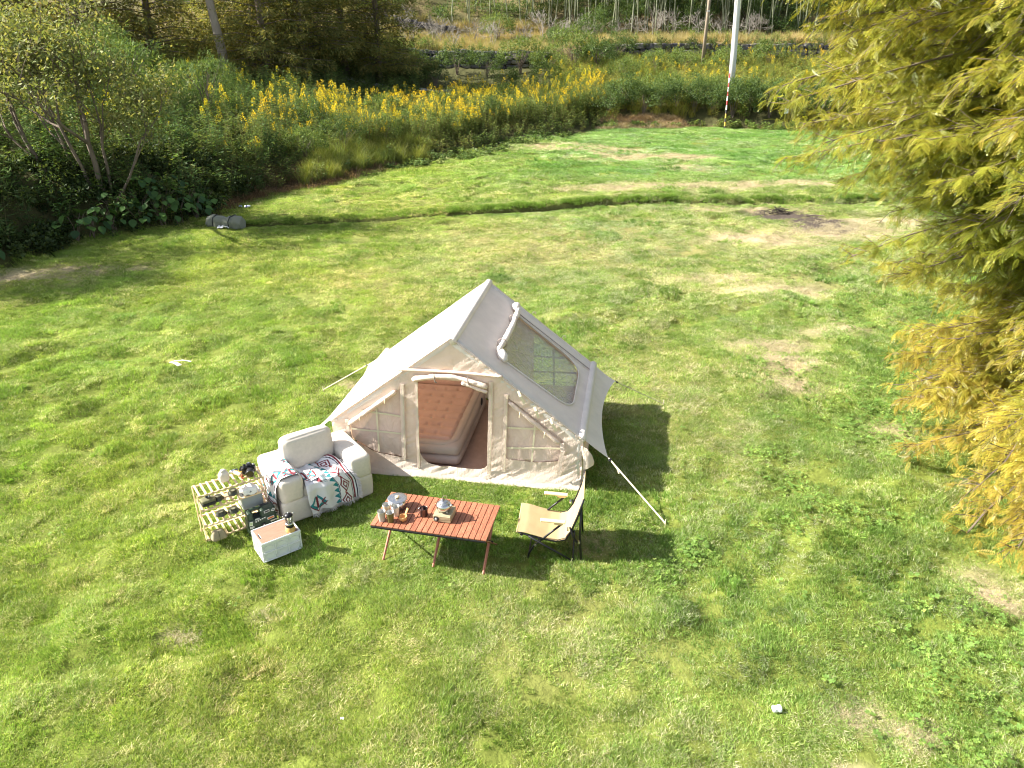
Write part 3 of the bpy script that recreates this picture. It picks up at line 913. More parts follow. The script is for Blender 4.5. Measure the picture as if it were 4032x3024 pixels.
# roof planes: (depth, down-slope) coordinates
SL = math.hypot(HW, RZ - EZ); sn_, cs_ = (RZ - EZ) / SL, HW / SL
def roof_map(V2, sg, lift=0.0):
    u, v = V2[:, 0], V2[:, 1]
    return np.stack([sg * (v * cs_ + lift * sn_), u, RZ - v * sn_ + lift * cs_], 1)
rw = rounded([(.36, .57), (1.78, .57), (1.74, 1.70), (.44, 1.70)], [.06, .06, .34, .26], 9)
for sg in (-1, 1):
    V2, F2 = panel2d([(-.03, 0), (DP + .03, 0), (DP + .03, SL + .015), (-.03, SL + .015)], [rw] if sg > 0 else [], .045)
    lift = wrinkle(V2[:, 0], V2[:, 1], R(70), 9, 1.5, 60 + sg, .009) - .012 * np.sin(np.pi * np.clip(V2[:, 1] / SL, 0, 1)) * np.sin(np.pi * np.clip(V2[:, 0] / DP, 0, 1))
    if sg > 0:
        for cx, cy in ((.44, 1.70), (1.74, 1.70), (.36, .57), (1.78, .57)):
            d_ = np.hypot(V2[:, 0] - cx, V2[:, 1] - cy); an = np.arctan2(V2[:, 1] - cy, V2[:, 0] - cx)
            lift += .007 * np.sin(an * 13) * np.exp(-d_ * 5)
    V3 = roof_map(V2, sg, lift)
    roof_o = part('roof_panel', mesh_np('roof_panel', V3, F2 if sg > 0 else F2[:, ::-1], True), canvas_roof, tent)
V2, F2 = panel2d(rw, [], .045)
li = .012 * (fbm(V2[:, 0] * 3, V2[:, 1] * 3, 2, 81) - .5) - .012 + .012 * (1 - np.abs(2 * fbm(V2[:, 0] * 6, V2[:, 1] * 6, 2, 85) - 1))
rwin = part('roof_window', mesh_np('roof_window', roof_map(V2, 1, li - .01), F2, True), film, tent)
rim = np.concatenate([rw, rw[:1]])
part('window_rim', tube(roof_map(rim, 1, .008), .011, 6, False), canvas_roof, rwin, smooth=True)
Pz = roof_map(np.concatenate([1.84 + 0 * t_, .62 + 1.22 * t_], 1), 1, .012)
part('zip', strip(Pz, .014, (sn_, 0, cs_), .008), trim_m, rwin)
Pc = roof_map(np.concatenate([.40 + 1.50 * t_, .545 + .03 * np.sin(3 * t_)], 1), 1, .055)
cv = part('window_cover_roll', roll(Pc, .034, 33, 12, .95), canvas_roof, tent, smooth=True)
part('cover_end', roll(roof_map(np.array([(1.80, .53), (1.86, .52), (1.92, .51), (1.97, .50)]), 1, .05), .058, 5, 10, .95), canvas_roof, cv, smooth=True)
part('cover_end', roll(roof_map(np.array([(.47, .56), (.42, .59), (.36, .63), (.31, .68)]), 1, .04), .058, 6, 10, .95), canvas_roof, cv, smooth=True)
for uu in (.62, 1.45):
    a = np.linspace(0, 2 * np.pi, 13)
    c0_ = roof_map(np.array([(uu, .55)]), 1, .055)[0]
    part('tie', tube(np.stack([c0_[0] + .058 * np.cos(a) * cs_ + .058 * np.sin(a) * sn_ * .9, np.full(13, uu), c0_[2] - .058 * np.cos(a) * sn_ + .058 * np.sin(a) * cs_], 1), .006, 5, False), trim_m, cv)

# air beams under the cloth edges
def beam(P, r=.055, n=12):
    return part('air_beam', tube(P, r, n), canvas_roof, tent, smooth=True)
for yy in (.045, DP - .045):
    for sg in (-1, 1):
        P = [(sg * (HW - .035), yy, .02), (sg * (HW - .04), yy, EZ - .10), (sg * (HW - .055), yy, EZ - .045), (sg * (HW - .11), yy, EZ + .02)]
        P += [(sg * (HW - .11) * (1 - t) + 0, yy, (EZ + .02) + (RZ - .055 - EZ - .02) * t) for t in np.linspace(.1, 1, 10)]
        beam(P)
beam([(.02, yy, RZ - .032) for yy in np.linspace(-.02, DP + .02, 12)], .05)
for sg in (-1, 1): beam([(sg * (HW - .012), yy, EZ + .004) for yy in np.linspace(-.01, DP + .01, 14)], .052)

# groundsheet and skirt
a, b = np.meshgrid(np.linspace(-HW + .02, HW - .02, 60), np.linspace(.02, DP - .02, 44), indexing='ij')
zf = .03 + .02 * (fbm(a * 3, b * 3, 3, 44) - .5) + .008 * (1 - np.abs(2 * fbm(a * 6, b * 2, 2, 47) - 1))
V, F = sheet(np.stack([a, b, zf], -1)); part('groundsheet', mesh_np('groundsheet', V, F, True), canvas_floor, tent)
a, b = np.meshgrid(np.linspace(-HW - .01, HW + .01, 90), np.linspace(0, 1, 5), indexing='ij')
yy = -.022 - .05 * b - .012 * fbm(a * 6, b * 2, 2, 90); zz_ = .10 * (1 - b) + .012 + .006 * np.sin(a * 9)
V, F = sheet(np.stack([a, yy, zz_], -1)); part('front_skirt', mesh_np('front_skirt', V, F, True), canvas, tent)

# wings stretched out from both eaves, with their guy lines and pegs
def wing(sg, nm):
    a, b = np.meshgrid(np.linspace(0, 1, 40), np.linspace(0, 1, 10), indexing='ij')
    reach = .30 - .13 * np.sin(np.pi * a) ** .8
    yy = a * DP
    xx = sg * (HW + .01 + reach * b + .0 * a)
    zz_ = EZ - (.23 - .05 * np.sin(np.pi * a)) * b - .012 * np.sin(np.pi * b) + wrinkle(a * 2, b * .5, R(80), 9, 2, 100 + sg, .008)
    V, F = sheet(np.stack([xx, yy, zz_], -1))
    return part('awning_wing', mesh_np('awning_wing', V, F if sg < 0 else F[:, ::-1], True), canvas_roof, tent)
def to_local(x, y, z=0.0):
    dx, dy = x - TENT_C[0], y - TENT_C[1]; c_, s_ = math.cos(TENT_YAW), math.sin(TENT_YAW)
    return (dx * c_ + dy * s_, -dx * s_ + dy * c_, z)
for sg, yy, pg in ((1, 0, (1.70, 6.69)), (1, DP, (2.22, 9.61)), (-1, DP, (-2.91, 10.19)), (-1, 0, (-3.05, 8.25))):
    if yy == 0: wg = wing(sg, 'w')
    tip = np.array((sg * (HW + .31), yy, .47)); peg = np.array(to_local(pg[0], pg[1], hz(*pg) + .03))
    d_ = peg - tip
    if sg > 0 and yy == 0:
        part('guy_strap', strip(tip + d_ * np.linspace(0, 1, 8)[:, None], .016, (0, -.7, .7), .004), rope_m, tent)
        part('strap_tail', strip([tip + d_ * .06 + [.004, 0, -.004], tip + d_ * .14 + [.012, 0, -.02], tip + d_ * .19 + [.004, 0, -.05]], .018, (0, -.7, .7), .003), ribbon_m, tent)
    else:
        part('guy_line', tube(tip + d_ * np.linspace(0, 1, 6)[:, None], .0045 if sg > 0 else .007, 6), rope_m, tent)
    part('buckle', cbox(.03, .05, .016, .004), black_m, tent, loc=tuple(tip + d_ * .03), rot=(0, .5, math.atan2(d_[1], d_[0])))
    part('peg', tube([peg + [0, 0, .05], peg + [0, 0, -.12]], .006, 6), rope_m, tent)
# little flap at the front right corner
fl = np.array([[(HW - .02, -.02, .62), (HW + .02, -.03, .45), (HW + .03, -.03, .30)], [(HW + .06, -.05, .60), (HW + .10, -.07, .46), (HW + .08, -.05, .33)], [(HW + .12, -.02, .50), (HW + .15, -.03, .42), (HW + .14, -.01, .36)]])
V, F = sheet(fl); part('corner_flap', mesh_np('corner_flap', V, F, True), canvas, tent)
for yy, xx in ((.6, -.3), (DP + .03, 1.05), (DP + .03, .62)):
    sg = 1 if xx > 0 else -1
    p0 = np.array((xx, yy, RZ - abs(xx) * sn_ / cs_ + .01))
    part('loop', tube([p0, p0 + [.02 * sg, .02, .03], p0 + [.05 * sg, .03, .02], p0 + [.05 * sg, .02, -.005]], .007, 5), ribbon_m, tent)

# ------------------------------------------------------------------ airbed in the tent
air_top = pm('flocked_top', (.62, .39, .31), .9, var=.1, vscale=3, bump=.25, bscale=180)  # same cloth as the sides; brown light inside the tent put into its colour
air_side = pm('flocked_side', (.52, .41, .345), .75, var=.08, vscale=4)
MX0, MX1, MY0, MY1, MH = -1.24, -.005, .20, 1.98, .40
airbed = thing('air_mattress', 'high taupe air mattress inside the tent doorway, brown tent light painted into its top', 'mattress', (TENT_C[0], TENT_C[1], 0.0), TENT_YAW)
hw_, hd_ = (MX1 - MX0) / 2, (MY1 - MY0) / 2; cx_, cy_ = (MX0 + MX1) / 2, (MY0 + MY1) / 2
for zc, nm in ((.035 + .075, 'lower_tier'), (.035 + .212, 'upper_tier')):
    V, F = rbox(hw_, hd_, .078, .068, 16, .012)
    part(nm, (V + [cx_, cy_, zc], F), air_side, airbed, smooth=True)
a, b = np.meshgrid(np.linspace(-1, 1, 70), np.linspace(-1, 1, 100), indexing='ij')
ix, iy = hw_ - .12, hd_ - .12
xx, yy = a * ix, b * iy
edge = np.minimum(sm(1, .9, np.abs(a)), sm(1, .93, np.abs(b)))
pz = .034 * np.abs(np.sin((yy + .02) * math.pi / .21)) ** .55
dim = np.zeros_like(a)
for gx0 in np.arange(-.42, .43, .17):
    for gy0 in np.arange(-.74, .75, .21):
        dim += np.exp(-(((xx - gx0) / .022) ** 2 + ((yy - gy0 + .085) / .03) ** 2))
V, F = sheet(np.stack([xx + cx_, yy + cy_, .035 + .300 + edge * (pz - .028 * dim) - .012 * (1 - edge)], -1))
part('quilted_top', mesh_np('quilted_top', V, F, True), air_top, airbed)
rimP = rounded([(cx_ - ix - .03, cy_ - iy - .03), (cx_ + ix + .03, cy_ - iy - .03), (cx_ + ix + .03, cy_ + iy + .03), (cx_ - ix - .03, cy_ + iy + .03)], .16, 8)
rimP = np.concatenate([rimP, rimP[:1]])
part('edge_roll', tube(np.concatenate([rimP, np.full((len(rimP), 1), .315)], 1), .055, 10, False, .55), air_side, airbed, smooth=True)
hb = [(cx_ - ix + .0, MY1 - .10), (cx_ + ix, MY1 - .10)]
part('headrest', tube(np.stack([np.linspace(cx_ - ix - .05, cx_ + ix + .05, 20), np.full(20, MY1 - .09), np.full(20, .37)], 1), .06, 10), air_top, airbed, smooth=True)
a = np.linspace(0, 2 * np.pi, 15)
part('valve_handle', tube(np.stack([np.full(15, MX1 + .02), 1.52 + .035 * np.cos(a), .30 + .05 * np.sin(a)], 1), .008, 6, False), black_m, airbed, smooth=True)
# ------------------------------------------------------------------ materials for the camp gear
def wood(name, c0, c1, scale=14.0, stretch=(6, 1, 6), rough=.45, ring=.35, spec=.4):
    if name in MATS: return MATS[name]
    s = NT(name)
    oi = s.n('ShaderNodeObjectInfo')
    ad = s.n('ShaderNodeVectorMath', operation='ADD')
    mv = s.n('ShaderNodeVectorMath', operation='SCALE'); mv.inputs[0].default_value = (3.1, 7.7, 5.3); s.l(oi.outputs['Random'], mv.inputs['Scale'])
    s.l(s.obj(), ad.inputs[0]); s.l(mv.outputs[0], ad.inputs[1])
    v = s.mapping(ad.outputs[0], stretch)
    n = s.noise(scale * .35, 3, .5, v, 1.5)
    g = s.noise(scale * 2.4, 6, .65, v)
    f = s.math('ADD', s.math('MULTIPLY', s.math('FRACT', s.math('MULTIPLY', n, 5.0)), ring), s.math('MULTIPLY', g, 1 - ring))
    c_ = s.ramp(f, [(.2, c0), (.75, c1)])
    k = s.math('ADD', s.math('MULTIPLY', oi.outputs['Random'], .3), .85)
    cm = s.n('ShaderNodeCombineColor')
    for i in range(3): s.l(k, cm.inputs[i])
    c_ = s.mul(c_, cm.outputs[0])
    MATS[name] = s.done(s.bsdf(c_, rough, 0, spec, s.bump(g, .15, .002))); return MATS[name]

red_wood = wood('red_wood_slat', (.17, .055, .030), (.48, .19, .108))
pine = wood('pale_pine', (.62, .45, .24), (.80, .62, .38), 10, (1, 5, 5), .5, .2)
arm_wood = wood('blond_armrest_wood', (.70, .50, .24), (.84, .65, .38), 10, (1, 6, 6), .5, .2)
steel = pm('brushed_steel', (.62, .62, .61), .28, 1.0, .5, .05, 30)
dark_steel = pm('olive_steel', (.10, .105, .075), .32, .85, .5, .1, 20)
black_metal = pm('black_metal', (.016, .016, .018), .38, .3, .5, .2)
sofa_m = pm('linen_upholstery', (.70, .63, .54), .9, var=.05, vscale=30, bump=.35, bscale=260, bdist=.003)
tan_m = fabric('tan_canvas', (.47, .36, .20), .12, (1, .85, .6), .85, .15)
white_pl = pm('white_plastic', (.78, .80, .76), .42, var=.04)
cream_cloth = fabric('cream_cloth', (.80, .74, .66), .12)
paper_m = pm('white_paper', (.86, .86, .86), .7, var=.04)
hexgreen = pm('dark_green_plastic', (.030, .052, .032), .42, var=.15)
khaki_m = fabric('khaki_canvas', (.33, .28, .18), .05, bump=.2)
olive_m = fabric('olive_canvas', (.17, .17, .10), .04, bump=.2)
grey_pl = pm('grey_plastic', (.42, .45, .43), .5, var=.06)

# ------------------------------------------------------------------ folding table and what stands on it
TB = (-.775, 6.233); TYAW = R(-12.4); TZ = .47
def on_table(x, y):
    c_, s_ = math.cos(TYAW), math.sin(TYAW); dx, dy = x - TB[0], y - TB[1]
    return dx * c_ + dy * s_, -dx * s_ + dy * c_
table = thing('camping_table', 'low roll-top camping table of red-brown wooden slats on crossed legs', 'table', (*TB, 0), TYAW)
NS = 20; pw = 1.21 / NS
sl_me = mesh_np('slat', *cbox(pw - .005, .60, .016, .003)); sl_me.materials.append(red_wood)
for i in range(NS):
    part('slat', sl_me, None, table, loc=(-.605 + pw * (i + .5), 0, TZ - .008))
for yy in (-.295, .295):
    part('rail', cbox(1.20, .022, .022, .003), black_metal, table, loc=(0, yy, TZ - .028))
part('cord_sheet', cbox(1.19, .56, .002, .0005), black_metal, table, loc=(0, 0, TZ - .019))
leg_v = lambda y0, y1: tube([(0, y0, TZ - .035), (0, (y0 + y1) / 2, (TZ - .03) / 2), (0, y1, .0)], [.016, .016, .013], 4, True, .6)
for xx in (-.52, .02, .55):
    part('leg', leg_v(.27, -.25), red_wood, table, loc=(xx, 0, 0))
    part('leg', leg_v(-.27, .25), red_wood, table, loc=(xx + .026, 0, 0))
    part('hinge', cbox(.05, .03, .03, .006), black_metal, table, loc=(xx + .012, -.255, TZ - .05))
    part('pivot', tube([(xx - .02, 0, .225), (xx + .045, 0, .225)], .01, 8), black_metal, table)

def at_table(name, label, cat, x, y, rz=0, group=None):
    return thing(name, label, cat, (x, y, TZ), rz, group)
t = at_table('cooking_pot', 'wide steel cooking pot with flat lid and wooden knob', 'pot', -1.190, 6.37)
part('body', lathe([(.06, .002), (.078, .004), (.084, .012), (.085, .10), (.083, .10), (.08, .02)], 32, False), steel, t, smooth=True)
lid = part('lid', lathe([(.0005, .118), (.03, .117), (.05, .113), (.065, .116), (.080, .112), (.098, .116), (.1025, .113), (.1025, .110), (.085, .104), (.0005, .104)], 40, False), steel, t, smooth=True)
part('lid_knob', lathe([(.0005, .118), (.021, .118), (.022, .127), (.018, .135), (.0005, .136)], 20, False), arm_wood, lid, smooth=True)
for sg in (-1, 1):
    a = np.linspace(-1.1, 1.1, 10)
    part('handle', tube(np.stack([sg * (.082 + .03 * np.cos(a * 1.3)), .028 * np.sin(a), np.full(10, .07) - .012 * np.cos(a)], 1), .004, 6), arm_wood, t, rot=(0, 0, .3), smooth=True)

def cup(name, label, x, y, mat_o, inner):
    t = at_table(name, label, 'cup', x, y, 0, 'steel tumblers on the table')
    part('body', lathe([(.0005, .0), (.030, .0), (.031, .003), (.0405, .112), (.0415, .115)], 28, False), mat_o, t, smooth=True)
    part('inner', lathe([(.0405, .1155), (.039, .113), (.0345, .062), (.0005, .060)], 28, False), inner, t, smooth=True)
    part('rim', lathe([(.0395, .114), (.0415, .1165), (.0425, .114), (.0415, .112)], 28, False), steel, t, smooth=True)
cup_in = pm('satin_steel', (.50, .49, .44), .5, .6, .5, .05)
cup('tumbler', 'cream tumbler next to the pot, the back one on the table edge side', -1.286, 6.253, pm('cream_enamel', (.72, .66, .46), .4, var=.05), cup_in)
cup('tumbler', 'off-white tumbler between the pot and the wooden cup', -1.188, 6.22, pm('white_enamel', (.76, .74, .68), .4, var=.05), cup_in)
cup('tumbler', 'grey tumbler at the near corner of the table', -1.317, 6.135, pm('grey_enamel', (.48, .46, .41), .45, var=.05), cup_in)
cup('tumbler', 'olive green tumbler in the front row of cups', -1.228, 6.118, pm('olive_enamel', (.13, .125, .04), .4, var=.05), cup_in)

t = at_table('wooden_cup', 'carved wooden cup with a broad upright handle on the table', 'cup', -1.102, 6.135, R(60))
kuk = pm('kuksa_wood', (.62, .34, .13), .5, var=.15, vscale=20, stretch=(1, 1, 4))
part('bowl', lathe([(.0005, 0), (.022, .0), (.037, .014), (.043, .035), (.041, .056), (.037, .056), (.036, .034), (.02, .012), (.0005, .010)], 28, False), kuk, t, smooth=True)
part('handle', (lambda q: (q[0] * [1, .95, 1], q[1]))(tube([(.034, 0, .045), (.05, 0, .058), (.072, 0, .082), (.085, 0, .10)], [.012, .014, .016, .014], 8, True, .45)), kuk, t, smooth=True)

t = at_table('metal_mug', 'dark burnished metal mug with wire handle in the middle of the table', 'mug', -.902, 6.222, R(160))
tit = pm('burnt_titanium', (.135, .10, .095), .34, .9, .5, .25, 25)
part('body', lathe([(.0005, 0), (.036, .0), (.040, .004), (.041, .09), (.0425, .092), (.040, .092), (.038, .085), (.0385, .008), (.0005, .006)], 30, False), tit, t, smooth=True)
a = np.linspace(-1.25, 1.25, 12)
for dy in (-.008, .008):
    part('handle', tube(np.stack([.036 + .038 * np.cos(a) ** .5 if False else .038 + .034 * np.cos(a), np.full(12, dy), .047 + .033 * np.sin(a)], 1), .0028, 6), steel, t, smooth=True)

t = at_table('gas_stove', 'khaki box-shaped camping stove under the kettle', 'stove', -.687, 6.195, TYAW)
kh_metal = pm('khaki_sheet_metal', (.40, .345, .215), .45, .1, .4, .06)
part('body', cbox(.185, .20, .072, .005), kh_metal, t, loc=(0, 0, .040))
part('top_plate', cbox(.176, .19, .004, .0015), kh_metal, t, loc=(0, 0, .0785))
part('knob_recess', lathe([(.0005, .0), (.028, .0), (.030, .002), (.0005, .0025)], 24, False), black_m, t, loc=(-.058, -.1005, .040), rot=(R(90), 0, 0))
part('knob', lathe([(.0005, .0), (.013, .0), (.012, .012), (.0005, .013)], 18, False), grey_pl, t, loc=(-.058, -.103, .040), rot=(R(90), 0, 0))
for i, w_ in enumerate((.012, .05, .045, .06, .03)):
    part('print_line', cbox(w_, .0006, .0018, .0002), pm('stove_print', (.13, .11, .08), .7), t, loc=(-.015 + w_ / 2 + (.045 if i > 2 else 0), -.1008, .062 - (i % 3) * .008 - (.02 if i else 0)))
for a in (.785, 2.356, 3.927, 5.498):
    part('prong', tube([(.03 * math.cos(a), .03 * math.sin(a), .082), (.068 * math.cos(a), .068 * math.sin(a), .084), (.07 * math.cos(a), .07 * math.sin(a), .10), (.05 * math.cos(a), .05 * math.sin(a), .104), (.02 * math.cos(a), .02 * math.sin(a), .104)], .003, 6), steel, t)
for i in range(4):
    part('foot', cbox(.02, .02, .006, .002), black_m, t, loc=((i % 2 - .5) * .14, (i // 2 - .5) * .15, .003))

t = thing('kettle', 'round shiny steel kettle with bail handle standing on the stove', 'kettle', (-.690, 6.19, TZ + .105), R(-25))
part('body', lathe([(.0005, 0), (.062, .0), (.070, .006), (.078, .034), (.0785, .048), (.072, .064), (.058, .078), (.046, .082)], 36, False), steel, t, smooth=True)
lid = part('lid', lathe([(.050, .080), (.052, .084), (.045, .088), (.036, .096), (.018, .102), (.0005, .103)], 30, False), steel, t, smooth=True)
part('lid_knob', lathe([(.004, .102), (.004, .108), (.011, .112), (.010, .118), (.0005, .119)], 14, False), black_m, lid, smooth=True)
part('spout', tube([(.066, 0, .045), (.085, 0, .06), (.098, 0, .076)], [.017, .013, .010], 12, True), steel, t, smooth=True)
part('spout_mouth', tube([(.0985, 0, .0765), (.0995, 0, .0778)], .0085, 12), black_m, t)
a = np.linspace(0, np.pi, 16)
part('bail_handle', tube(np.stack([np.zeros(16), .068 * np.cos(a), .075 + .075 * np.sin(a) ** .8], 1), .003, 6), steel, t, smooth=True)
part('side_handle', tube(np.stack([-.076 - .022 * np.sin(a), .02 * np.cos(a), np.full(16, .045)], 1), .003, 6), pm('copper_wire', (.55, .26, .14), .35, .9), t, smooth=True)

# ------------------------------------------------------------------ low camping chair
CH = thing('camping_chair', 'low tan canvas camping chair with black frame and wooden armrests', 'chair', (.07, 6.15, 0), R(-7))
for yy in (0.0, .49):
    part('front_leg', tube([(.10, yy, 0), (.105, yy, .05), (.15, yy, .15), (.30, yy, .31), (.44, yy, .455)], .0115, 8, True), black_metal, CH, smooth=True)
    part('side_rail', tube([(-.005, yy, .315), (.14, yy, .275), (.37, yy, .235), (.475, yy, .262), (.53, yy, .36), (.60, yy, .58), (.645, yy, .77)], .0115, 8), black_metal, CH, smooth=True)
    part('rear_leg', tube([(.622, yy + .012, .66), (.625, yy + .012, .3), (.648, yy + .012, 0)], .0115, 8), black_metal, CH, smooth=True)
    part('cross_leg', tube([(.10, yy - .014, .285), (.36, yy - .014, .13), (.56, yy - .014, .012)], .0105, 8), black_metal, CH, smooth=True)
    part('back_strut', tube([(.52, yy - .016, .43), (.555, yy - .016, .32), (.60, yy - .012, .25)], .010, 8), black_metal, CH, smooth=True)
    for (xx, zz_) in ((.175, .175), (.50, .40), (.62, .25)):
        part('bolt', tube([(xx, yy - .025, zz_), (xx, yy + .02, zz_)], .010, 8), steel, CH)
    ar = part('armrest', cbox(.255, .052, .020, .006), arm_wood, CH, loc=(.345, yy, .482), rot=(0, R(2), 0))
    part('armrest_block', cbox(.09, .026, .03, .006), arm_wood, ar, loc=(.06, 0, -.024))
    part('rail_clip', tube([(.03, yy - .018, .30), (.03, yy + .018, .30)], .017, 10), black_m, CH)
    part('rail_clip', tube([(.21, yy - .018, .255), (.21, yy + .018, .255)], .015, 10), black_m, CH)
part('cross_bar', tube([(.105, 0, .03), (.105, .49, .03)], .009, 8), black_metal, CH)
part('cross_bar', tube([(.56, 0, .02), (.56, .49, .02)], .009, 8), black_metal, CH)
prof = np.array([(-.02, .33), (.06, .325), (.17, .295), (.29, .262), (.40, .25), (.475, .275), (.525, .36), (.575, .49), (.615, .63), (.645, .785)])
tt = np.linspace(0, len(prof) - 1, 46); px = np.interp(tt, np.arange(len(prof)), prof[:, 0]); pz = np.interp(tt, np.arange(len(prof)), prof[:, 1])
a = np.linspace(0, 1, 20)
P = np.zeros((46, 20, 3))
for j, q in enumerate(a):
    narrow = .03 * sm(30, 45, tt * 5)
    P[:, j, 0] = px; P[:, j, 1] = -.01 + .51 * q; P[:, j, 2] = pz - .018 * math.sin(math.pi * q) + .006 * (fbm(tt * 1.5, np.full(46, q * 5), 2, 4) - .5)
V, F = sheet(P); sling = part('sling', mesh_np('sling', V, F, True), tan_m, CH)
part('sling_hem', tube(np.stack([np.full(12, -.02), np.linspace(-.01, .50, 12), .322 - .018 * np.sin(np.linspace(0, np.pi, 12))], 1), .010, 8), tan_m, sling, smooth=True)

# ------------------------------------------------------------------ armchair, cushion and blanket
SF = (-2.50, 6.665, 0.0); SYAW = R(36); SW, SD = 1.08, .76
sofa = thing('armchair', 'puffy cream linen armchair half covered by a patterned blanket', 'armchair', SF, SYAW)
def unit_(a): return a / (np.linalg.norm(a, axis=1, keepdims=True) + 1e-9)
def puff(name, x0, x1, y0, y1, z0, z1, r, n=12, bulge=.012, par=sofa, mat=None, rot=(0, 0, 0)):
    V, F = rbox((x1 - x0) / 2, (y1 - y0) / 2, (z1 - z0) / 2, r, n, bulge)
    V = V + unit_(V) * (.014 * (fbm(V[:, 0] * 5 + x0 * 9, V[:, 1] * 5 + V[:, 2] * 8, 3, 71) - .5))[:, None]
    return part(name, (V, F), mat or sofa_m, par, loc=((x0 + x1) / 2, (y0 + y1) / 2, (z0 + z1) / 2), rot=rot, smooth=True)
puff('base', 0, SW, 0, SD, 0, .30, .04, 14, .012)
puff('arm', .0, .265, .0, SD, .27, .56, .05, 12, .012)
puff('arm', SW - .265, SW, .0, SD, .27, .56, .05, 12, .012)
puff('seat', .24, SW - .24, .01, SD - .18, .27, .41, .05, 12, .014)
puff('backrest', .24, SW - .24, SD - .25, SD, .27, .58, .05, 12, .012)
cush = thing('back_cushion', 'large cream cushion leaning against the armchair back', 'cushion', (SF[0], SF[1], 0), SYAW)
puff('cushion_body', .22, .80, .40, .58, .415, .80, .055, 12, .02, cush, None, (R(-10), 0, R(2)))

BLK = thing('blanket', 'white fringed blanket with maroon and teal tribal pattern over the armchair', 'blanket', SF, SYAW)
WHT = np.array([.80, .78, .78]); MAR = np.array([.20, .028, .040]); NAV = np.array([.030, .028, .055]); TEA = np.array([.03, .23, .25]); RUS = np.array([.40, .11, .07])
def weave(p, q, L, bottom=False):
    """print of the blanket; p = distance from the patterned end, q along it"""
    c_ = np.repeat(WHT[None], p.size, 0)
    p, q = p.ravel(), q.ravel()
    def put(m_, col): c_[m_] = col
    put((p > .018) & (p < .028), NAV); put((p > .045) & (p < .066), MAR); put((p > .074) & (p < .082), NAV)
    inb = (p > .095) & (p < .215)
    per = .20; u = np.abs(((q / per) % 1.0) - .5) * 2; w = np.abs((p - .155) / .06)
    dia = u + w
    put(inb & (dia < 1.0), MAR); put(inb & (dia < .74), WHT); put(inb & (dia < .52), MAR); put(inb & (dia < .26), WHT)
    zg = np.abs(((q / .1) % 1) - .5) * .05
    put(inb & (np.abs(p - .155 - zg + .012) < .008) & (dia > 1.0), RUS)
    put((p > .222) & (p < .230), NAV)
    tri = np.abs(((q / .075) % 1) - .5) * 2
    put((p > .232) & (p < .232 + .055 * (1 - tri)), TEA)
    for (cp, cq) in ((.48, .22), (.50, .62), (.74, .42), (.66, .16), (1.02, .2)):
        a_, b_ = np.abs(p - cp), np.abs(q - cq)
        put((a_ + b_ < .10) & (a_ > .012), TEA); put((a_ + b_ < .06), WHT); put((a_ < .014) & (b_ < .07), MAR)
        ch = np.abs(a_ - b_ * .8 - .05); put((ch < .008) & (b_ < .05) & (p < cp), MAR)
        put((np.abs(a_ + b_ - .105) < .008) & (q > cq), MAR)
    for (cp, cq) in ((.36, .36), (.66, .12), (.70, .66), (.92, .55)):
        a_, b_ = (p - cp), (q - cq)
        put((a_ > 0) & (a_ < .05) & (np.abs(b_) < .05 - a_), MAR)
        put((a_ < -.02) & (a_ > -.06) & (np.abs(b_) < .045) & ((q / .016) % 1 < .55), TEA)
    return c_
blk_m = pm('woven_blanket', (1, 1, 1), .9, var=.03, vscale=60, bump=.3, bscale=320, bdist=.003, tint=True)
fringe_m = pm('blanket_fringe', (.74, .70, .70), .9, var=.1)

def drape(name, prof, y0, y1, n_s, n_t, fn, pfun, seed):
    prof = np.asarray(prof, float); d_ = np.concatenate([[0], np.cumsum(np.linalg.norm(np.diff(prof, axis=0), axis=1))])
    s_ = np.linspace(0, d_[-1], n_s)
    return np.interp(s_, d_, prof[:, 0]), np.interp(s_, d_, prof[:, 1]), s_

# over the arm: profile (x, z) from the outer hang across the arm onto the seat
prof = [(-.045, .06), (-.05, .30), (-.035, .48), (.03, .572), (.13, .592), (.22, .575), (.275, .50), (.29, .44), (.36, .428), (.47, .43)]
xs_, zs_, s_ = drape('a', prof, 0, 0, 190, 0, None, None, 0)
yt = np.linspace(.03, .50, 96)
Sg, Yg = np.meshgrid(s_, yt, indexing='ij')
Xg = np.repeat(xs_[:, None], 96, 1); Zg = np.repeat(zs_[:, None], 96, 1)
hang = sm(.55, .1, Sg)
fold = .030 * np.sin(Yg * 26 + 3 * fbm(Sg * 2, Yg * 3, 2, 7)) * hang + .030 * (fbm(Sg * 6, Yg * 6, 3, 9) - .25)
P = np.stack([Xg - fold * hang, Yg + .05 * (fbm(Sg * 3, np.full_like(Sg, 2.), 2, 17) - .5) + .04 * hang * (Yg - .25), Zg + np.abs(fold) * (1 - hang) + .004 + .03 * sm(.9, 1.2, Sg) * fbm(Sg * 6, Yg * 6, 2, 18)], -1)
V, F = sheet(P)
arm_print = weave(Sg - .02, Yg + .06, 1); qe = Yg.ravel(); arm_print[(qe > .045) & (qe < .055)] = NAV; arm_print[(qe > .062) & (qe < .078)] = MAR
part('arm_drape', mesh_np('arm_drape', V, F, True, tint=arm_print), blk_m, BLK)
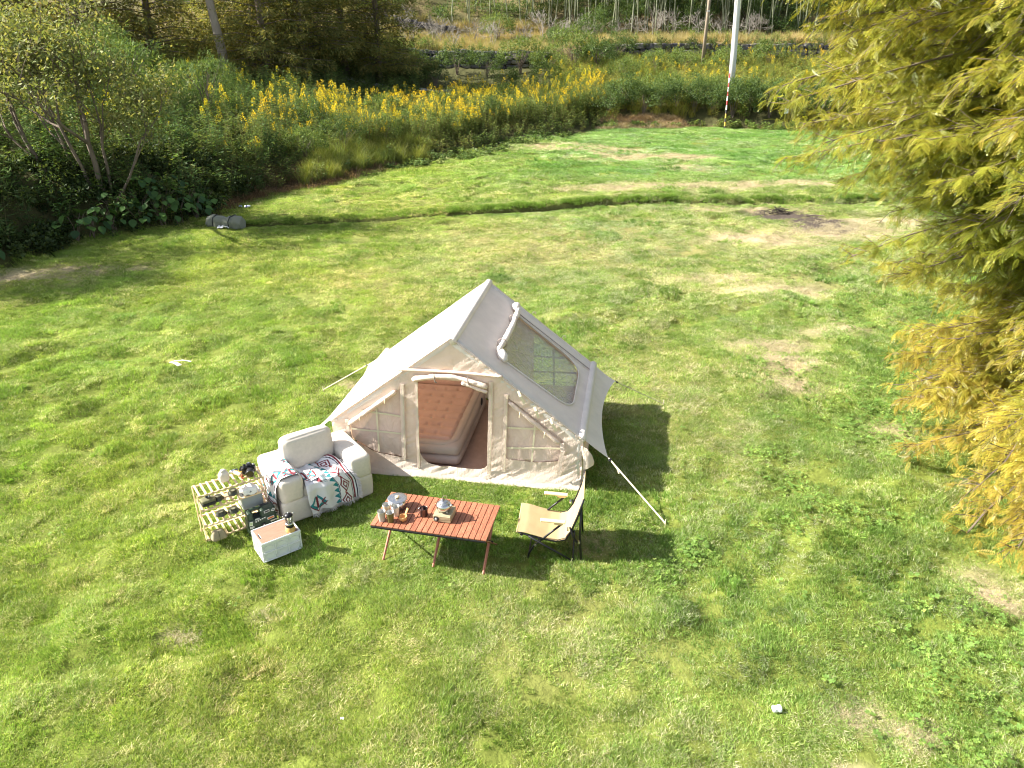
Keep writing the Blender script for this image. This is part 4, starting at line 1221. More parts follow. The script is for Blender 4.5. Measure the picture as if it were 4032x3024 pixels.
# over the seat and down the front: (y, z) profile
prof = [(.40, .432), (.20, .436), (.07, .436), (.0, .42), (-.035, .36), (-.04, .22), (-.045, .085)]
ys_, zs_, s_ = drape('b', prof, 0, 0, 170, 0, None, None, 0)
xt = np.linspace(0, 1, 150)
Sg, Tg = np.meshgrid(s_, xt, indexing='ij')
Yg = np.repeat(ys_[:, None], 150, 1); Zg = np.repeat(zs_[:, None], 150, 1)
hang = sm(.36, .55, Sg)
x0 = .285 + .02 * np.sin(Sg * 9); x1 = .80 + .06 * hang - .10 * sm(.25, 0, Sg)
Xg = x0 + (x1 - x0) * Tg
fold = .022 * np.sin(Tg * 17 + 2 * fbm(Sg * 2, Tg * 3, 2, 27)) + .045 * (fbm(Sg * 6, Tg * 4, 3, 29) - .4)
bunch = .10 * np.exp(-(((Tg - .92) / .13) ** 2 + ((Sg - .10) / .12) ** 2))
P = np.stack([Xg, Yg - fold * hang - .008, Zg + np.clip(fold, 0, 1) * (1 - hang) + bunch + .006 - .05 * hang * (1 - Tg) * 0 + .10 * sm(.55, 0, Tg) * sm(.6, .75, Sg) * 0], -1)
# slanting lower edge: shorter at the left
cut = 1 - .16 * sm(.6, 0, Tg) * 1.0
V, F = sheet(P)
seat_d = part('seat_drape', mesh_np('seat_drape', V, F, True, tint=weave((1 - Tg) * (x1 - x0) + .012, Sg - .02, 1)), blk_m, BLK)
fv = []; ff = []; k = 0
def strands(E, dirs, n_, ln):
    global k
    for i in np.linspace(0, len(E) - 1, n_):
        j = int(i); p = E[j]; d_ = dirs + rng.normal(0, .25, 3); d_ /= np.linalg.norm(d_)
        l_ = ln * rng.uniform(.7, 1.2); w_ = np.array([.0022, .0022, .001]); m_ = p + d_ * l_ * .5 + rng.normal(0, .003, 3); e_ = p + d_ * l_ + np.array([0, 0, -.006])
        fv.extend([p - w_, p + w_, m_ + w_, m_ - w_, e_ + w_ * .6, e_ - w_ * .6]); ff.extend([(k, k + 1, k + 2, k + 3), (k + 3, k + 2, k + 4, k + 5)]); k += 6
strands(P[40:, -1] + [0, -.004, 0], np.array([.9, -.3, -.25]), 130, .042)
strands(P[-1, :], np.array([.0, -.2, -1.]), 170, .045)
fr_ = part('fringe', (np.array(fv), ff), fringe_m, BLK); fr_['kind'] = 'stuff'

# ------------------------------------------------------------------ slatted rack and everything on it
RK = (-3.245, 6.365); RYAW = R(35.5); RL, RD = .67, .25
TIER = (.60, .42, .225, .045)
rack = thing('slatted_rack', 'four-tier folding rack of pale pine slats beside the armchair', 'rack', (*RK, 0), RYAW)
slat_me = mesh_np('slat', *cbox(.022, RD, .009, .002)); slat_me.materials.append(pine)
for ti, z in enumerate(TIER):
    for yy in (.012, RD - .012):
        part('rail', cbox(RL, .022, .016, .003), pine, rack, loc=(RL / 2, yy, z - .013))
    for i in range(11):
        part('slat', slat_me, None, rack, loc=(.0135 + (RL - .027) * i / 10, RD / 2, z))
    z1 = TIER[ti + 1] if ti < 3 else 0.0
    for xx in (-.010, RL + .010):
        for yy, sl_ in ((.015, .02), (RD - .015, -.02)):
            part('post', tube([(xx, yy, z + .004), (xx, yy + sl_, (z + z1) / 2), (xx, yy, z1 + .004)], .0125, 4, True, .55), pine, rack)
    if ti < 3:
        part('diagonal_brace', tube([(RL + .02, .02, z1), (RL + .02, RD - .02, z)], .010, 4, True, .5), pine, rack)
def rk(x, y):
    c_, s_ = math.cos(RYAW), math.sin(RYAW); return RK[0] + x * c_ - y * s_, RK[1] + x * s_ + y * c_

def lump(h, r, n, seed, amp, flat_bottom=True):
    V, F = rbox(*h, r, n, 0)
    nn = fbm(V[:, 0] * 22 + V[:, 2] * 9, V[:, 1] * 22 - V[:, 2] * 14, 3, seed) - .5
    L = np.linalg.norm(V, axis=1, keepdims=True)
    V = V + V / np.maximum(L, 1e-6) * (nn * amp)[:, None]
    return V, F

t = thing('drawstring_bag', 'small cream cloth bag on the top tier of the rack', 'bag', (-3.075, 6.655, TIER[0] + .006), RYAW)
V, F = lump((.052, .042, .065), .035, 12, 5, .022); tw_ = 1 - .35 * sm(.02, .07, V[:, 2]); V[:, 0] *= tw_; V[:, 1] *= tw_
part('pouch', (V + [0, 0, .062], F), cream_cloth, t, smooth=True)
part('gathered_top', roll([(-.03, 0, .118), (-.01, 0, .128), (.015, 0, .126), (.035, .0, .122)], .022, 8, 8), cream_cloth, t, smooth=True)

t = thing('hand_grinder', 'pale wooden rolling-pin shaped grinder lying on the top tier', 'utensil', (-2.955, 6.755, TIER[0] + .03), RYAW + R(-68))
part('barrel', (lambda q: q)(tube([(-.07, 0, 0), (-.05, 0, 0), (.03, 0, 0), (.045, 0, 0)], [.018, .022, .024, .018], 14)), arm_wood, t, smooth=True)
part('knob', lathe([(.0005, 0), (.012, .002), (.014, .012), (.008, .022), (.0005, .024)], 14, False), pm('red_brown_wood', (.36, .12, .05), .5), t, loc=(.045, 0, 0), rot=(0, R(90), 0), smooth=True)
part('crank', tube([(-.075, 0, 0), (-.085, -.02, .01), (-.085, -.07, .012)], .004, 6), steel, t, smooth=True)
t = thing('wooden_scoop', 'short reddish wooden scoop at the front of the top tier', 'scoop', (-2.895, 6.70, TIER[0] + .018), RYAW)
part('bowl', lathe([(.0005, -.012), (.016, -.009), (.022, .004), (.020, .006), (.012, -.004), (.0005, -.006)], 16, False), pm('red_brown_wood', (.36, .12, .05)), t, smooth=True)
part('handle', tube([(.018, 0, .002), (.05, .004, .004), (.075, .006, .004)], [.006, .005, .008], 8), arm_wood, t, smooth=True)
t = thing('card_case', 'small silver card case behind the grinder on the top tier', 'case', (-3.045, 6.835, TIER[0] + .016), RYAW + R(12))
part('body', cbox(.062, .045, .022, .006), steel, t); part('clasp', cbox(.02, .004, .012, .002), black_m, t, loc=(0, -.0245, 0))

t = thing('camera', 'black single-lens reflex camera with a fat lens on the top tier', 'camera', (-2.865, 6.835, TIER[0] + .005), R(16))
blk = pm('camera_black', (.012, .012, .013), .35, 0, .5, .2)
part('body', cbox(.135, .05, .088, .014), blk, t, loc=(0, 0, .046))
part('grip', rbox(.018, .026, .042, .014, 8)[0:2], blk, t, loc=(-.056, -.026, .045), smooth=True)
pr = part('prism_hump', cbox(.06, .055, .034, .012), blk, t, loc=(.002, -.004, .098)); part('hot_shoe', cbox(.022, .02, .005, .001), steel, pr, loc=(0, .006, .019))
ln = part('lens', (lambda q: q)(lathe([(.033, 0), (.036, .006), (.036, .03), (.039, .034), (.041, .075), (.042, .10), (.040, .104)], 28, False)), blk, t, loc=(.012, -.022, .045), rot=(R(90), 0, 0), smooth=True)
part('zoom_ring', lathe([(.0415, .048), (.0428, .05), (.0428, .068), (.0415, .07)], 28, False), pm('rubber', (.02, .02, .02), .8), ln)
part('front_glass', lathe([(.0005, .097), (.02, .0985), (.0395, .100)], 28, False), pm('lens_glass', (.07, .045, .03), .06, 0, .9), ln, smooth=True)
part('dial', lathe([(.0005, 0), (.014, 0), (.014, .010), (.0005, .011)], 18, False), blk, t, loc=(-.048, .004, .09), smooth=True)
part('dial', lathe([(.0005, 0), (.012, 0), (.012, .008), (.0005, .009)], 18, False), steel, t, loc=(.048, .004, .09), smooth=True)
sp = np.array([(-.066, 0, .08), (-.085, .0, .05), (-.10, -.02, .02), (-.12, -.01, .018), (-.14, .04, .03), (-.15, .07, .02)])
st = part('strap', strip(sp, .036, (0, -.6, .8), .003), blk, t)
cu = bpy.data.curves.new('strap_lettering', 'FONT'); cu.body = 'Nikon'; cu.size = .026; cu.extrude = .0006; cu.align_x = 'CENTER'
cu.materials.append(pm('yellow_print', (.75, .52, .05), .6))
lo_c = bpy.data.objects.new('strap_lettering_curve', cu); lme = bpy.data.meshes.new_from_object(lo_c); bpy.data.objects.remove(lo_c)
lo = bpy.data.objects.new('strap_lettering', lme); link(lo, st); lo.location = (-.105, -.026, .034); lo.rotation_euler = (R(38), 0, R(-22))

def dish(x, y, z, label, tilt=0.0):
    t = thing('steel_dish', label, 'dish', (x, y, z + .006), 0, 'dark steel dishes on the rack')
    o = part('body', lathe([(.0005, .040), (.034, .040), (.037, .038), (.060, .004), (.063, .0), (.062, .001), (.058, .003), (.036, .034), (.0005, .035)], 32, False), dark_steel, t, smooth=False)
    auto_smooth(o, 40)
    part('base_disc', lathe([(.0005, .0415), (.033, .0415), (.034, .0405)], 28, False), pm('satin_olive', (.22, .215, .14), .55, .4), t)
dish(-3.150, 6.585, TIER[1], 'overturned dark dish beside the round pouch on the second tier')
dish(-3.020, 6.685, TIER[1] + .012, 'overturned dark dish with the palest base, partly on a wooden plate')
dish(-3.150, 6.585, TIER[2], 'overturned dark dish, nearer the end of the third tier')
dish(-3.035, 6.645, TIER[2], 'overturned dark dish in the middle of the third tier')
t = thing('wooden_plate', 'round pale wooden plate on the second tier of the rack', 'plate', (-3.055, 6.620, TIER[1] + .005))
part('body', lathe([(.0005, .004), (.06, .004), (.072, .010), (.074, .008), (.062, .0), (.0005, .0)], 32, False), arm_wood, t, smooth=True)
t = thing('round_pouch', 'olive zipped round pouch with black base on the second tier', 'pouch', (-3.215, 6.485, TIER[1] + .005), RYAW)
V, F = rbox(.075, .055, .03, .028, 10); part('lower_half', (V * [1, 1, .75] + [0, 0, .024], F), blk, t, smooth=True); part('upper_half', (V * [.98, .98, .7] + [0, 0, .058], F), olive_m, t, smooth=True)
part('zip', tube(np.stack([.076 * np.cos(np.linspace(0, 6.28, 24)), .056 * np.sin(np.linspace(0, 6.28, 24)), np.full(24, .042)], 1), .004, 5, False), blk, t)
t = thing('action_camera', 'tiny blue-black gadget lying on top of the olive pouch', 'gadget', (-3.215, 6.490, TIER[1] + .090), RYAW + R(20))
part('body', cbox(.045, .03, .03, .005), pm('blue_black', (.02, .024, .05), .3), t, loc=(0, 0, .015)); part('screen', cbox(.016, .001, .022, .0003), pm('screen_glint', (.55, .58, .7), .2), t, loc=(.004, -.0158, .015))
t = thing('paper_bag', 'crumpled white paper bag with a dark mark on the second tier', 'bag', (-2.855, 6.705, TIER[1] + .006), RYAW)
V, F = lump((.072, .055, .042), .02, 12, 9, .035); part('sack', (V + [0, 0, .04], F), paper_m, t, smooth=False)
part('folded_mouth', roll([(.0, .05, .065), (.03, .055, .075), (.06, .05, .068)], .018, 6, 7), paper_m, t); 
for i, (x_, r_) in enumerate(((-.006, .6), (.006, -.6), (.0, 0))):
    part('printed_mark', cbox(.004, .001, .026, .0003), pm('ink', (.03, .03, .05), .7), t, loc=(x_, -.0665, .045), rot=(0, r_, 0))
t = thing('lidded_box', 'pale grey lidded box standing on the third tier of the rack', 'box', (*rk(.53, .13), TIER[2] + .006), RYAW)
part('box_body', cbox(.225, .19, .150, .008), grey_pl, t, loc=(0, 0, .076)); part('lid', cbox(.230, .195, .018, .006), pm('pale_grey_plastic', (.60, .62, .60), .5), t, loc=(0, 0, .160))
for sx in (-.06, .06): part('handle_slot', cbox(.045, .02, .003, .001), black_m, t, loc=(sx, -.04, .170))
t = thing('khaki_pouch', 'khaki wedge-shaped cloth pouch at the foot of the rack', 'pouch', (-3.135, 6.395, .05), RYAW)
V, F = rbox(.075, .055, .055, .03, 12); k_ = 1 - .55 * sm(-.05, .06, V[:, 2]); V[:, 0] *= .35 + .65 * k_ + .1; V[:, 1] *= k_ + .1
part('pouch_body', (V + [0, 0, .055], F), khaki_m, t, smooth=True); part('seam', tube([(0, -.062, .01), (0, -.055, .06), (0, -.02, .108)], .003, 5), olive_m, t)

# ------------------------------------------------------------------ green case, crate, lantern
t = thing('green_case', 'dark green ribbed plastic case with stickers beside the crate', 'case', (-2.735, 6.60, .0), RYAW)
cw, cd, ch = .315, .15, .215
body = part('body', (lambda q: (q[0], q[1]))(rbox(cw / 2, cd / 2, ch / 2, .03, 12)), hexgreen, t, loc=(0, 0, ch / 2 + .004), smooth=True)
part('handle_post', rbox(.032, .058, .055, .02, 8), hexgreen, t, loc=(-.118, 0, .245), smooth=True)
part('shoulder', rbox(.080, .065, .05, .02, 10), hexgreen, t, loc=(.07, 0, .245), smooth=True)
part('grip', tube([(-.13, .012, .285), (-.10, .012, .302), (-.05, .012, .304), (-.005, .012, .296), (.02, .012, .285)], .017, 10, True), hexgreen, t, smooth=True)
part('handle_well', cbox(.10, .09, .004, .001), black_m, t, loc=(-.05, 0, .2205)); part('back_slot', cbox(.11, .04, .02, .004), black_m, t, loc=(.07, .045, .288))
for zz_ in (.035, .062, .089, .116):
    for sx in (-1, 1):
        part('rib', tube([(sx * .05, -cd / 2 - .002, zz_), (sx * .10, -cd / 2 - .003, zz_), (sx * .150, -cd / 2 + .006, zz_)], [.006, .009, .008], 8, True), hexgreen, t, smooth=True)
lt = part('latch', cbox(.045, .014, .055, .005), black_m, t, loc=(.0, -cd / 2 - .006, .12)); part('latch_button', lathe([(.0005, 0), (.010, 0), (.009, .005), (.0005, .006)], 14, False), steel, lt, loc=(0, -.007, .004), rot=(R(90), 0, 0))
part('socket', lathe([(.0005, 0), (.014, 0), (.012, .004), (.0005, .003)], 16, False), black_m, t, loc=(.01, -cd / 2 - .001, .062), rot=(R(90), 0, 0))
wst = pm('sticker_white', (.75, .75, .70), .6); 
def sticker(x, z, w, h, rot, inner=None, y=-cd / 2 - .0025):
    o = part('sticker', cbox(w, .0012, h, .0004), wst, t, loc=(x, y, z), rot=(0, rot, 0))
    if inner: part('sticker_print', cbox(w * .82, .0008, h * .68, .0003), inner, o, loc=(0, -.0012, 0))
sticker(.055, .268, .058, .030, R(-4), black_m, -.0665); sticker(.125, .264, .034, .034, R(30), pm('grey_print', (.2, .22, .22)), -.0665)
sticker(.085, .182, .075, .030, R(-5), pm('orange_print', (.62, .16, .03))); sticker(.115, .140, .075, .016, R(-3), pm('beige_print', (.62, .55, .42))); sticker(-.128, .185, .036, .05, R(10), pm('green_print', (.45, .55, .3)), -cd / 2 - .003)
sticker(-.125, .135, .045, .024, R(8), grey_pl, -cd / 2 - .003); sticker(-.055, .215, .045, .018, 0, grey_pl, -.073)
for i in range(5):
    V = np.array([(-.011, 0, .0), (.011, 0, .0), (0, 0, -.018), (-.011, -.001, .0), (.011, -.001, .0), (0, -.001, -.018)])
    part('pennant_print', (V, [(0, 1, 2), (5, 4, 3), (0, 3, 4, 1), (1, 4, 5, 2), (2, 5, 3, 0)]), wst, t, loc=(-.075 + .024 * i, -cd / 2 - .002, .196 + .004 * i), rot=(0, R(-8), 0))

CR = (-2.475, 6.285); CYAW = R(36.8)
t = thing('folding_crate', 'white plastic folding crate with a brown wooden lid', 'crate', (*CR, 0), CYAW)
cl, cw2, chh = .415, .30, .235
part('crate_shell', cbox(cl - .02, cw2 - .02, chh - .02, .006), white_pl, t, loc=(0, 0, chh / 2 - .006))
part('top_rim', (lambda mb: mb)(MB().add(*cbox(cl + .008, .018, .030, .006), T(0, cw2 / 2 - .004, chh - .012)).add(*cbox(cl + .008, .018, .030, .006), T(0, -cw2 / 2 + .004, chh - .012)).add(*cbox(.018, cw2 - .028, .0298, .006), T(cl / 2 - .0055, 0, chh - .012)).add(*cbox(.018, cw2 - .028, .0298, .006), T(-cl / 2 + .0055, 0, chh - .012))), white_pl, t)
brown_lid = wood('brown_lid_wood', (.27, .145, .095), (.40, .235, .165), 8, (1, 5, 5), .55, .15)
lid = part('lid_board', cbox(cl - .03, cw2 - .034, .012, .003), brown_lid, t, loc=(0, 0, chh - .008)); part('finger_slot', cbox(.012, .085, .002, .0005), black_m, lid, loc=(-.175, 0, .0065)); part('slot_edge', cbox(.004, .09, .004, .001), white_pl, lid, loc=(-.166, 0, .007))
def crate_face(n_x, length, yaw, off):
    fr = T(0, 0, 0, 0, 0, yaw)
    for zz_ in (.008, .108, .205):
        part('moulding', cbox(length, .012, .012, .003), white_pl, t, M=fr @ T(0, -off, zz_))
    for i in range(n_x + 1):
        part('moulding', cbox(.012, .0122, .21, .003), white_pl, t, M=fr @ T(-length / 2 + .006 + (length - .012) * i / n_x, -off, .11))
    for i in range(n_x):
        for zz_ in (.058, .157):
            cxx = -length / 2 + length * (i + .5) / n_x
            V, F = lathe([(.030, 0), (.032, .003), (.034, .0)], 20, False)
            part('panel_ring', (V * [length / n_x / .092, .95, 1], F), white_pl, t, M=fr @ T(cxx, -off + .004, zz_, R(90)))
crate_face(3, cl, 0, cw2 / 2 - .004); crate_face(3, cl, math.pi, cw2 / 2 - .004); crate_face(2, cw2, R(-90), cl / 2 - .004); crate_face(2, cw2, R(90), cl / 2 - .004)

t = thing('lantern', 'gas lantern with glass chimney on a turned wooden base', 'lantern', (-2.318, 6.285, chh + .001), CYAW)
part('base', lathe([(.0005, 0), (.050, 0), (.051, .004), (.047, .05), (.044, .053), (.0005, .053)], 28, False), pm('turned_wood', (.62, .40, .14), .45, var=.12, vscale=20, stretch=(1, 1, .2)), t, smooth=True)
part('tank', lathe([(.042, .053), (.043, .056), (.042, .082), (.038, .086), (.0005, .086)], 28, False), black_metal, t, smooth=True)
part('collar', lathe([(.041, .086), (.044, .090), (.044, .100), (.040, .104), (.0005, .104)], 28, False), steel, t, smooth=True)
gs = NT('lantern_glass'); gm = gs.n('ShaderNodeMixShader'); gt = gs.n('ShaderNodeBsdfTransparent'); gg = gs.n('ShaderNodeBsdfGlossy'); gg.inputs['Roughness'].default_value = .05
gf = gs.n('ShaderNodeFresnel'); gs.l(gs.math('ADD', gf.outputs[0], .06), gm.inputs[0]); gs.l(gt.outputs[0], gm.inputs[1]); gs.l(gg.outputs[0], gm.inputs[2])
glass_m = gs.done(gm.outputs[0])
part('glass_chimney', lathe([(.034, .104), (.037, .13), (.037, .155), (.032, .182)], 28, False), glass_m, t, smooth=True)
part('burner', lathe([(.0005, .104), (.008, .104), (.008, .125), (.013, .13), (.014, .155), (.006, .165), (.0005, .166)], 16, False), pm('mantle', (.75, .70, .58), .8), t, smooth=True)
for a in np.linspace(0, 2 * np.pi, 6, endpoint=False):
    part('guard_wire', tube([(.041 * math.cos(a), .041 * math.sin(a), .10), (.044 * math.cos(a), .044 * math.sin(a), .14), (.040 * math.cos(a), .040 * math.sin(a), .185)], .002, 5), steel, t)
part('hood', lathe([(.044, .184), (.045, .188), (.034, .204), (.012, .214), (.0005, .215)], 28, False), black_metal, t, smooth=True)
part('hood_knob', lathe([(.0005, .213), (.008, .214), (.009, .222), (.0005, .226)], 12, False), steel, t, smooth=True)
for sg in (-1, 1): part('bail_eye', tube([(sg * .044, 0, .19), (sg * .058, 0, .202), (sg * .064, 0, .196), (sg * .060, 0, .185)], .004, 6), steel, t, smooth=True)

# ------------------------------------------------------------------ duffel, litter, odds and ends on the lawn
gz = lambda x, y: hz(x, y)
duff_m = fabric('duffel_cloth', (.20, .21, .165), .02, bump=.3)
t = thing('duffel_bag', 'long grey-green duffel bag with two black straps by the ditch', 'bag', (-8.05, 20.62, gz(-8.05, 20.62) - .02), R(-12))
xs_ = np.linspace(-.52, .52, 40); a = np.linspace(0, 2 * np.pi, 28, endpoint=False)
rr = .215 * (1 - .25 * sm(.40, .52, np.abs(xs_)) - .06 * np.exp(-((np.abs(xs_) - .27) / .03) ** 2))
Pg = np.zeros((40, 29, 3))
for j in range(29):
    aj = a[j % 28]; lumpy = 1 + .6 * (fbm(xs_ * 5 + 3, np.full(40, math.cos(aj) * 1.5 + 2), 3, 14) - .5) + .35 * (fbm(xs_ * 2, np.full(40, math.sin(aj) * 3), 2, 19) - .5)
    Pg[:, j] = np.stack([xs_, rr * lumpy * math.cos(aj) * 1.05, np.maximum(.20 + rr * lumpy * math.sin(aj) * .95, .0)], 1)
V, F = sheet(Pg); part('bag_body', mesh_np('bag_body', V, F[:, ::-1], True), duff_m, t)
for sg in (0, -1): part('end_panel', (np.concatenate([Pg[sg], [Pg[sg].mean(0) + [(-.03 if sg == 0 else .03), 0, 0]]]), [(j, j + 1, 29) for j in range(28)]), duff_m, t, smooth=True)
for xx in (-.27, .24):
    i = int((xx + .52) / 1.04 * 39); ring = Pg[i].copy(); cc = ring.mean(0); ring = cc + (ring - cc) * 1.03
    part('strap', tube(ring[:, :], .018, 6, False, .4), black_m, t)
t = thing('plastic_wrapper', 'crumpled white plastic wrapper lying against the duffel bag', 'wrapper', (-8.04, 20.27, gz(-8.04, 20.27) + .03), 0)
def crumple(w, d, h, seed, n_=12):
    a_, b_ = np.meshgrid(np.linspace(-1, 1, n_), np.linspace(-1, 1, n_), indexing='ij')
    zz = h * fbm(a_ * 2.2 + seed, b_ * 2.2, 3, seed); return sheet(np.stack([a_ * w * (.8 + .4 * fbm(b_ * 2, a_, 2, seed + 1)), b_ * d * (.8 + .4 * fbm(a_ * 2, b_, 2, seed + 2)), zz], -1))
part('wrapper_film', crumple(.12, .06, .11, 3), paper_m, t); part('loose_strip', tube([(.08, -.02, .05), (.15, -.03, .07), (.2, -.06, .03)], .008, 5), paper_m, t)
t = thing('plastic_bottle', 'small clear blue-labelled bottle and cap lying beyond the duffel bag', 'bottle', (-8.28, 22.95, gz(-8.28, 22.95) + .06), R(20))
part('bottle_body', tube([(-.02, 0, .02), (.10, 0, .03), (.14, 0, .035), (.16, 0, .035)], [.035, .036, .02, .015], 12), pm('pale_film', (.75, .77, .85), .3), t, smooth=True); part('bottle_label', tube([(.02, 0, .023), (.06, 0, .027)], .037, 12), pm('violet_label', (.22, .20, .50), .4), t, smooth=True)
part('film_scrap', crumple(.05, .05, .09, 8, 8), pm('blue_film', (.30, .36, .50), .4), t, loc=(-.13, .03, 0))
t = thing('white_strips', 'thin white plastic strips lying on the open grass by the tent', 'strips', (-5.48, 11.07, gz(-5.48, 11.07) + .055), R(0))
for i, (p, q) in enumerate((((-.10, .05, .0), (.22, -.04, .03)), ((-.13, -.02, .01), (.10, -.16, .02)), ((-.15, .0, .0), (.07, -.18, .015)))):
    part('strip', strip([p, tuple((np.array(p) + np.array(q)) / 2 + [0, 0, .02]), q], .028 if i else .018, (0, 0, 1), .004), paper_m, t)
t = thing('tissue_ball', 'crumpled white tissue in the grass near the lower edge', 'tissue', (2.12, 4.19, gz(2.12, 4.19) + .05)); V, F = lump((.035, .03, .022), .015, 10, 21, .03); part('crumpled_tissue', (V, F), paper_m, t)
t = thing('paper_scrap', 'tiny white paper scrap in the foreground grass', 'scrap', (-1.35, 4.13, gz(-1.35, 4.13) + .05)); part('scrap', crumple(.014, .009, .018, 6, 6), paper_m, t)
t = thing('plastic_scrap', 'grey-white plastic rag caught in the far hedge', 'rag', (15.0, 42.6, gz(15.0, 42.6) + .9)); V, F = crumple(.11, .14, .12, 12, 10); part('rag_film', (V[:, [0, 2, 1]], F), pm('pale_film', (.75, .77, .85), .3), t)
t = thing('pale_stone', 'pale broken stone on the edge of the ditch', 'stone', (-2.3, 22.0, gz(-2.3, 22.1) + .04), R(-40)); V, F = lump((.20, .08, .09), .04, 8, 31, .06); part('stone_body', (V, F), pm('pale_stone', (.50, .44, .38), .9, var=.2, bump=.5, bscale=30), t)
tw_m = pm('charred_twig', (.05, .04, .034), .9, var=.3)
t = thing('twig_pile', 'heap of charred twigs on the burnt patch', 'twigs', (8.15, 22.45, gz(8.15, 22.45)))
for i in range(46):
    a_ = rng.uniform(0, 6.28); r0 = abs(rng.normal(0, .35)); c_ = np.array([r0 * math.cos(a_), r0 * .6 * math.sin(a_), max(.02, .22 - r0 * .25) * rng.uniform(.3, 1)])
    b_ = rng.uniform(0, 6.28); l_ = rng.uniform(.15, .4); d_ = np.array([math.cos(b_), math.sin(b_), rng.normal(0, .3)]) * l_
    part('twig', tube([c_ - d_ / 2, c_ + rng.normal(0, .03, 3), c_ + d_ / 2], [.012, .010, .006], 5), tw_m, t)
t = thing('charred_stick', 'single charred stick lying on the burnt patch', 'stick', (9.0, 21.9, gz(9.0, 21.9) + .03)); part('stick', tube([(-.25, .03, .02), (0, 0, .03), (.28, -.05, .02)], [.018, .02, .012], 6), pm('grey_stick', (.2, .16, .13), .9), t)
# ------------------------------------------------------------------ plants
leaf_i = leafm('foliage_scatter', (1, 1, 1), .4, .2, .012, .5, inst=True, wscale=.8)
leaf_o = leafm('foliage', (1, 1, 1), .4, .22, .012, .5, wscale=1.6)
bark = pm('bark', (.16, .125, .095), .9, var=.35, vscale=6, bump=.6, bscale=25, bdist=.02, stretch=(1, 1, .3))
bark_pale = pm('pale_bark', (.30, .255, .20), .9, var=.25, vscale=6, bump=.5, bscale=25, bdist=.02, stretch=(1, 1, .3))
dead_bark = pm('bare_twigs', (.27, .245, .21), .9, var=.25)

def unit(a): return a / (np.linalg.norm(a, axis=-1, keepdims=True) + 1e-9)
def kite(C, D, N, L, W, t, fold=.18):
    """kite-shaped leaves: base C, direction D, face normal ~N"""
    C = np.asarray(C, float); n = len(C)
    L = np.broadcast_to(L, n)[:, None]; W = np.broadcast_to(W, n)[:, None]
    D = unit(D); S_ = unit(np.cross(D, N)); Nn = np.cross(S_, D)
    V = np.stack([C, C + D * L * .45 + S_ * W * .5 - Nn * W * fold, C + D * L, C + D * L * .45 - S_ * W * .5 - Nn * W * fold], 1).reshape(-1, 3)
    F = np.arange(n * 4).reshape(n, 4)
    return V, F, np.repeat(t, 4, 0)
def cat(parts):
    Vs, Fs, Ts = [], [], []; k = 0
    for V, F, t in parts:
        Vs.append(V); Fs.append(F + k); Ts.append(t); k += len(V)
    return np.concatenate(Vs), np.concatenate(Fs), np.concatenate(Ts)
def tints(r, n, cols, jit=.25):
    c_ = np.array(cols)[r.integers(0, len(cols), n)]
    return c_ * r.uniform(1 - jit, 1 + jit, (n, 1))
def quad_tube(P, r, col, sides=3):
    V, F = tube(P, r, sides, False); return V, np.array(F), np.repeat(np.array([col], float), len(V), 0)

def goldenrod(seed, h=1.35, stems=3, flower=1.0):
    r = np.random.default_rng(seed); out = []
    for q in range(stems):
        b = np.array([r.normal(0, .07), r.normal(0, .07), 0]); lean = r.normal(0, .10, 2); hh = h * r.uniform(.8, 1.12)
        top = b + [lean[0] * hh, lean[1] * hh, hh]; mid = (b + top) / 2 + [r.normal(0, .03), r.normal(0, .03), 0]
        out.append(quad_tube([b, mid, top], [.007, .006, .003], (.22, .19, .08)))
        n = 46; z = r.uniform(.22, 1.0, n) ; a = r.uniform(0, 6.28, n)
        C = b + (top - b) * z[:, None]; D = np.stack([np.cos(a), np.sin(a), r.uniform(-.2, .6, n)], 1)
        N_ = np.tile([0, 0, 1.], (n, 1)) + r.normal(0, .3, (n, 3))
        out.append(kite(C, D, N_, r.uniform(.08, .15, n), r.uniform(.018, .03, n), tints(r, n, [(.19, .26, .06), (.14, .21, .05), (.25, .29, .08), (.16, .23, .08)])))
        if r.uniform() < flower * .30:
            n = 30; u = r.uniform(0, 1, n); a = r.uniform(0, 6.28, n); rad = .085 * (1 - u) ** .8 + .01
            C = top + np.array([0, 0, -.02]) + np.stack([np.cos(a) * rad * r.uniform(.2, 1, n), np.sin(a) * rad * r.uniform(.2, 1, n), u * .24 - .10], 1)
            D = np.stack([np.cos(a), np.sin(a), r.uniform(.1, 1.3, n)], 1)
            out.append(kite(C, D, r.normal(0, 1, (n, 3)), r.uniform(.035, .07, n), r.uniform(.018, .032, n), tints(r, n, [(.78, .56, .015), (.85, .64, .03), (.66, .50, .03), (.45, .42, .07)], .2)))
    return cat(out)
def weed(seed, h=.8, n=90, L=.10, W=.03, cols=((.17, .25, .06), (.13, .20, .05), (.23, .29, .08)), spread=.28):
    r = np.random.default_rng(seed); out = []
    for q in range(9):
        a = r.uniform(0, 6.28); b = np.array([r.normal(0, .08), r.normal(0, .08), 0]); top = b + [math.cos(a) * spread * r.uniform(.2, 1), math.sin(a) * spread * r.uniform(.2, 1), h * r.uniform(.6, 1.1)]
        out.append(quad_tube([b, (b + top) / 2 + r.normal(0, .03, 3), top], [.006, .005, .002], (.16, .14, .07)))
        m = n // 9; u = r.uniform(.25, 1.02, m); C = b + (top - b) * u[:, None]; a = r.uniform(0, 6.28, m)
        D = np.stack([np.cos(a), np.sin(a), r.uniform(-.4, .6, m)], 1)
        out.append(kite(C, D, np.array([0, 0, 1.]) + r.normal(0, .45, (m, 3)), L * r.uniform(.6, 1.3, m), W * r.uniform(.7, 1.3, m), tints(r, m, cols)))
    return cat(out)
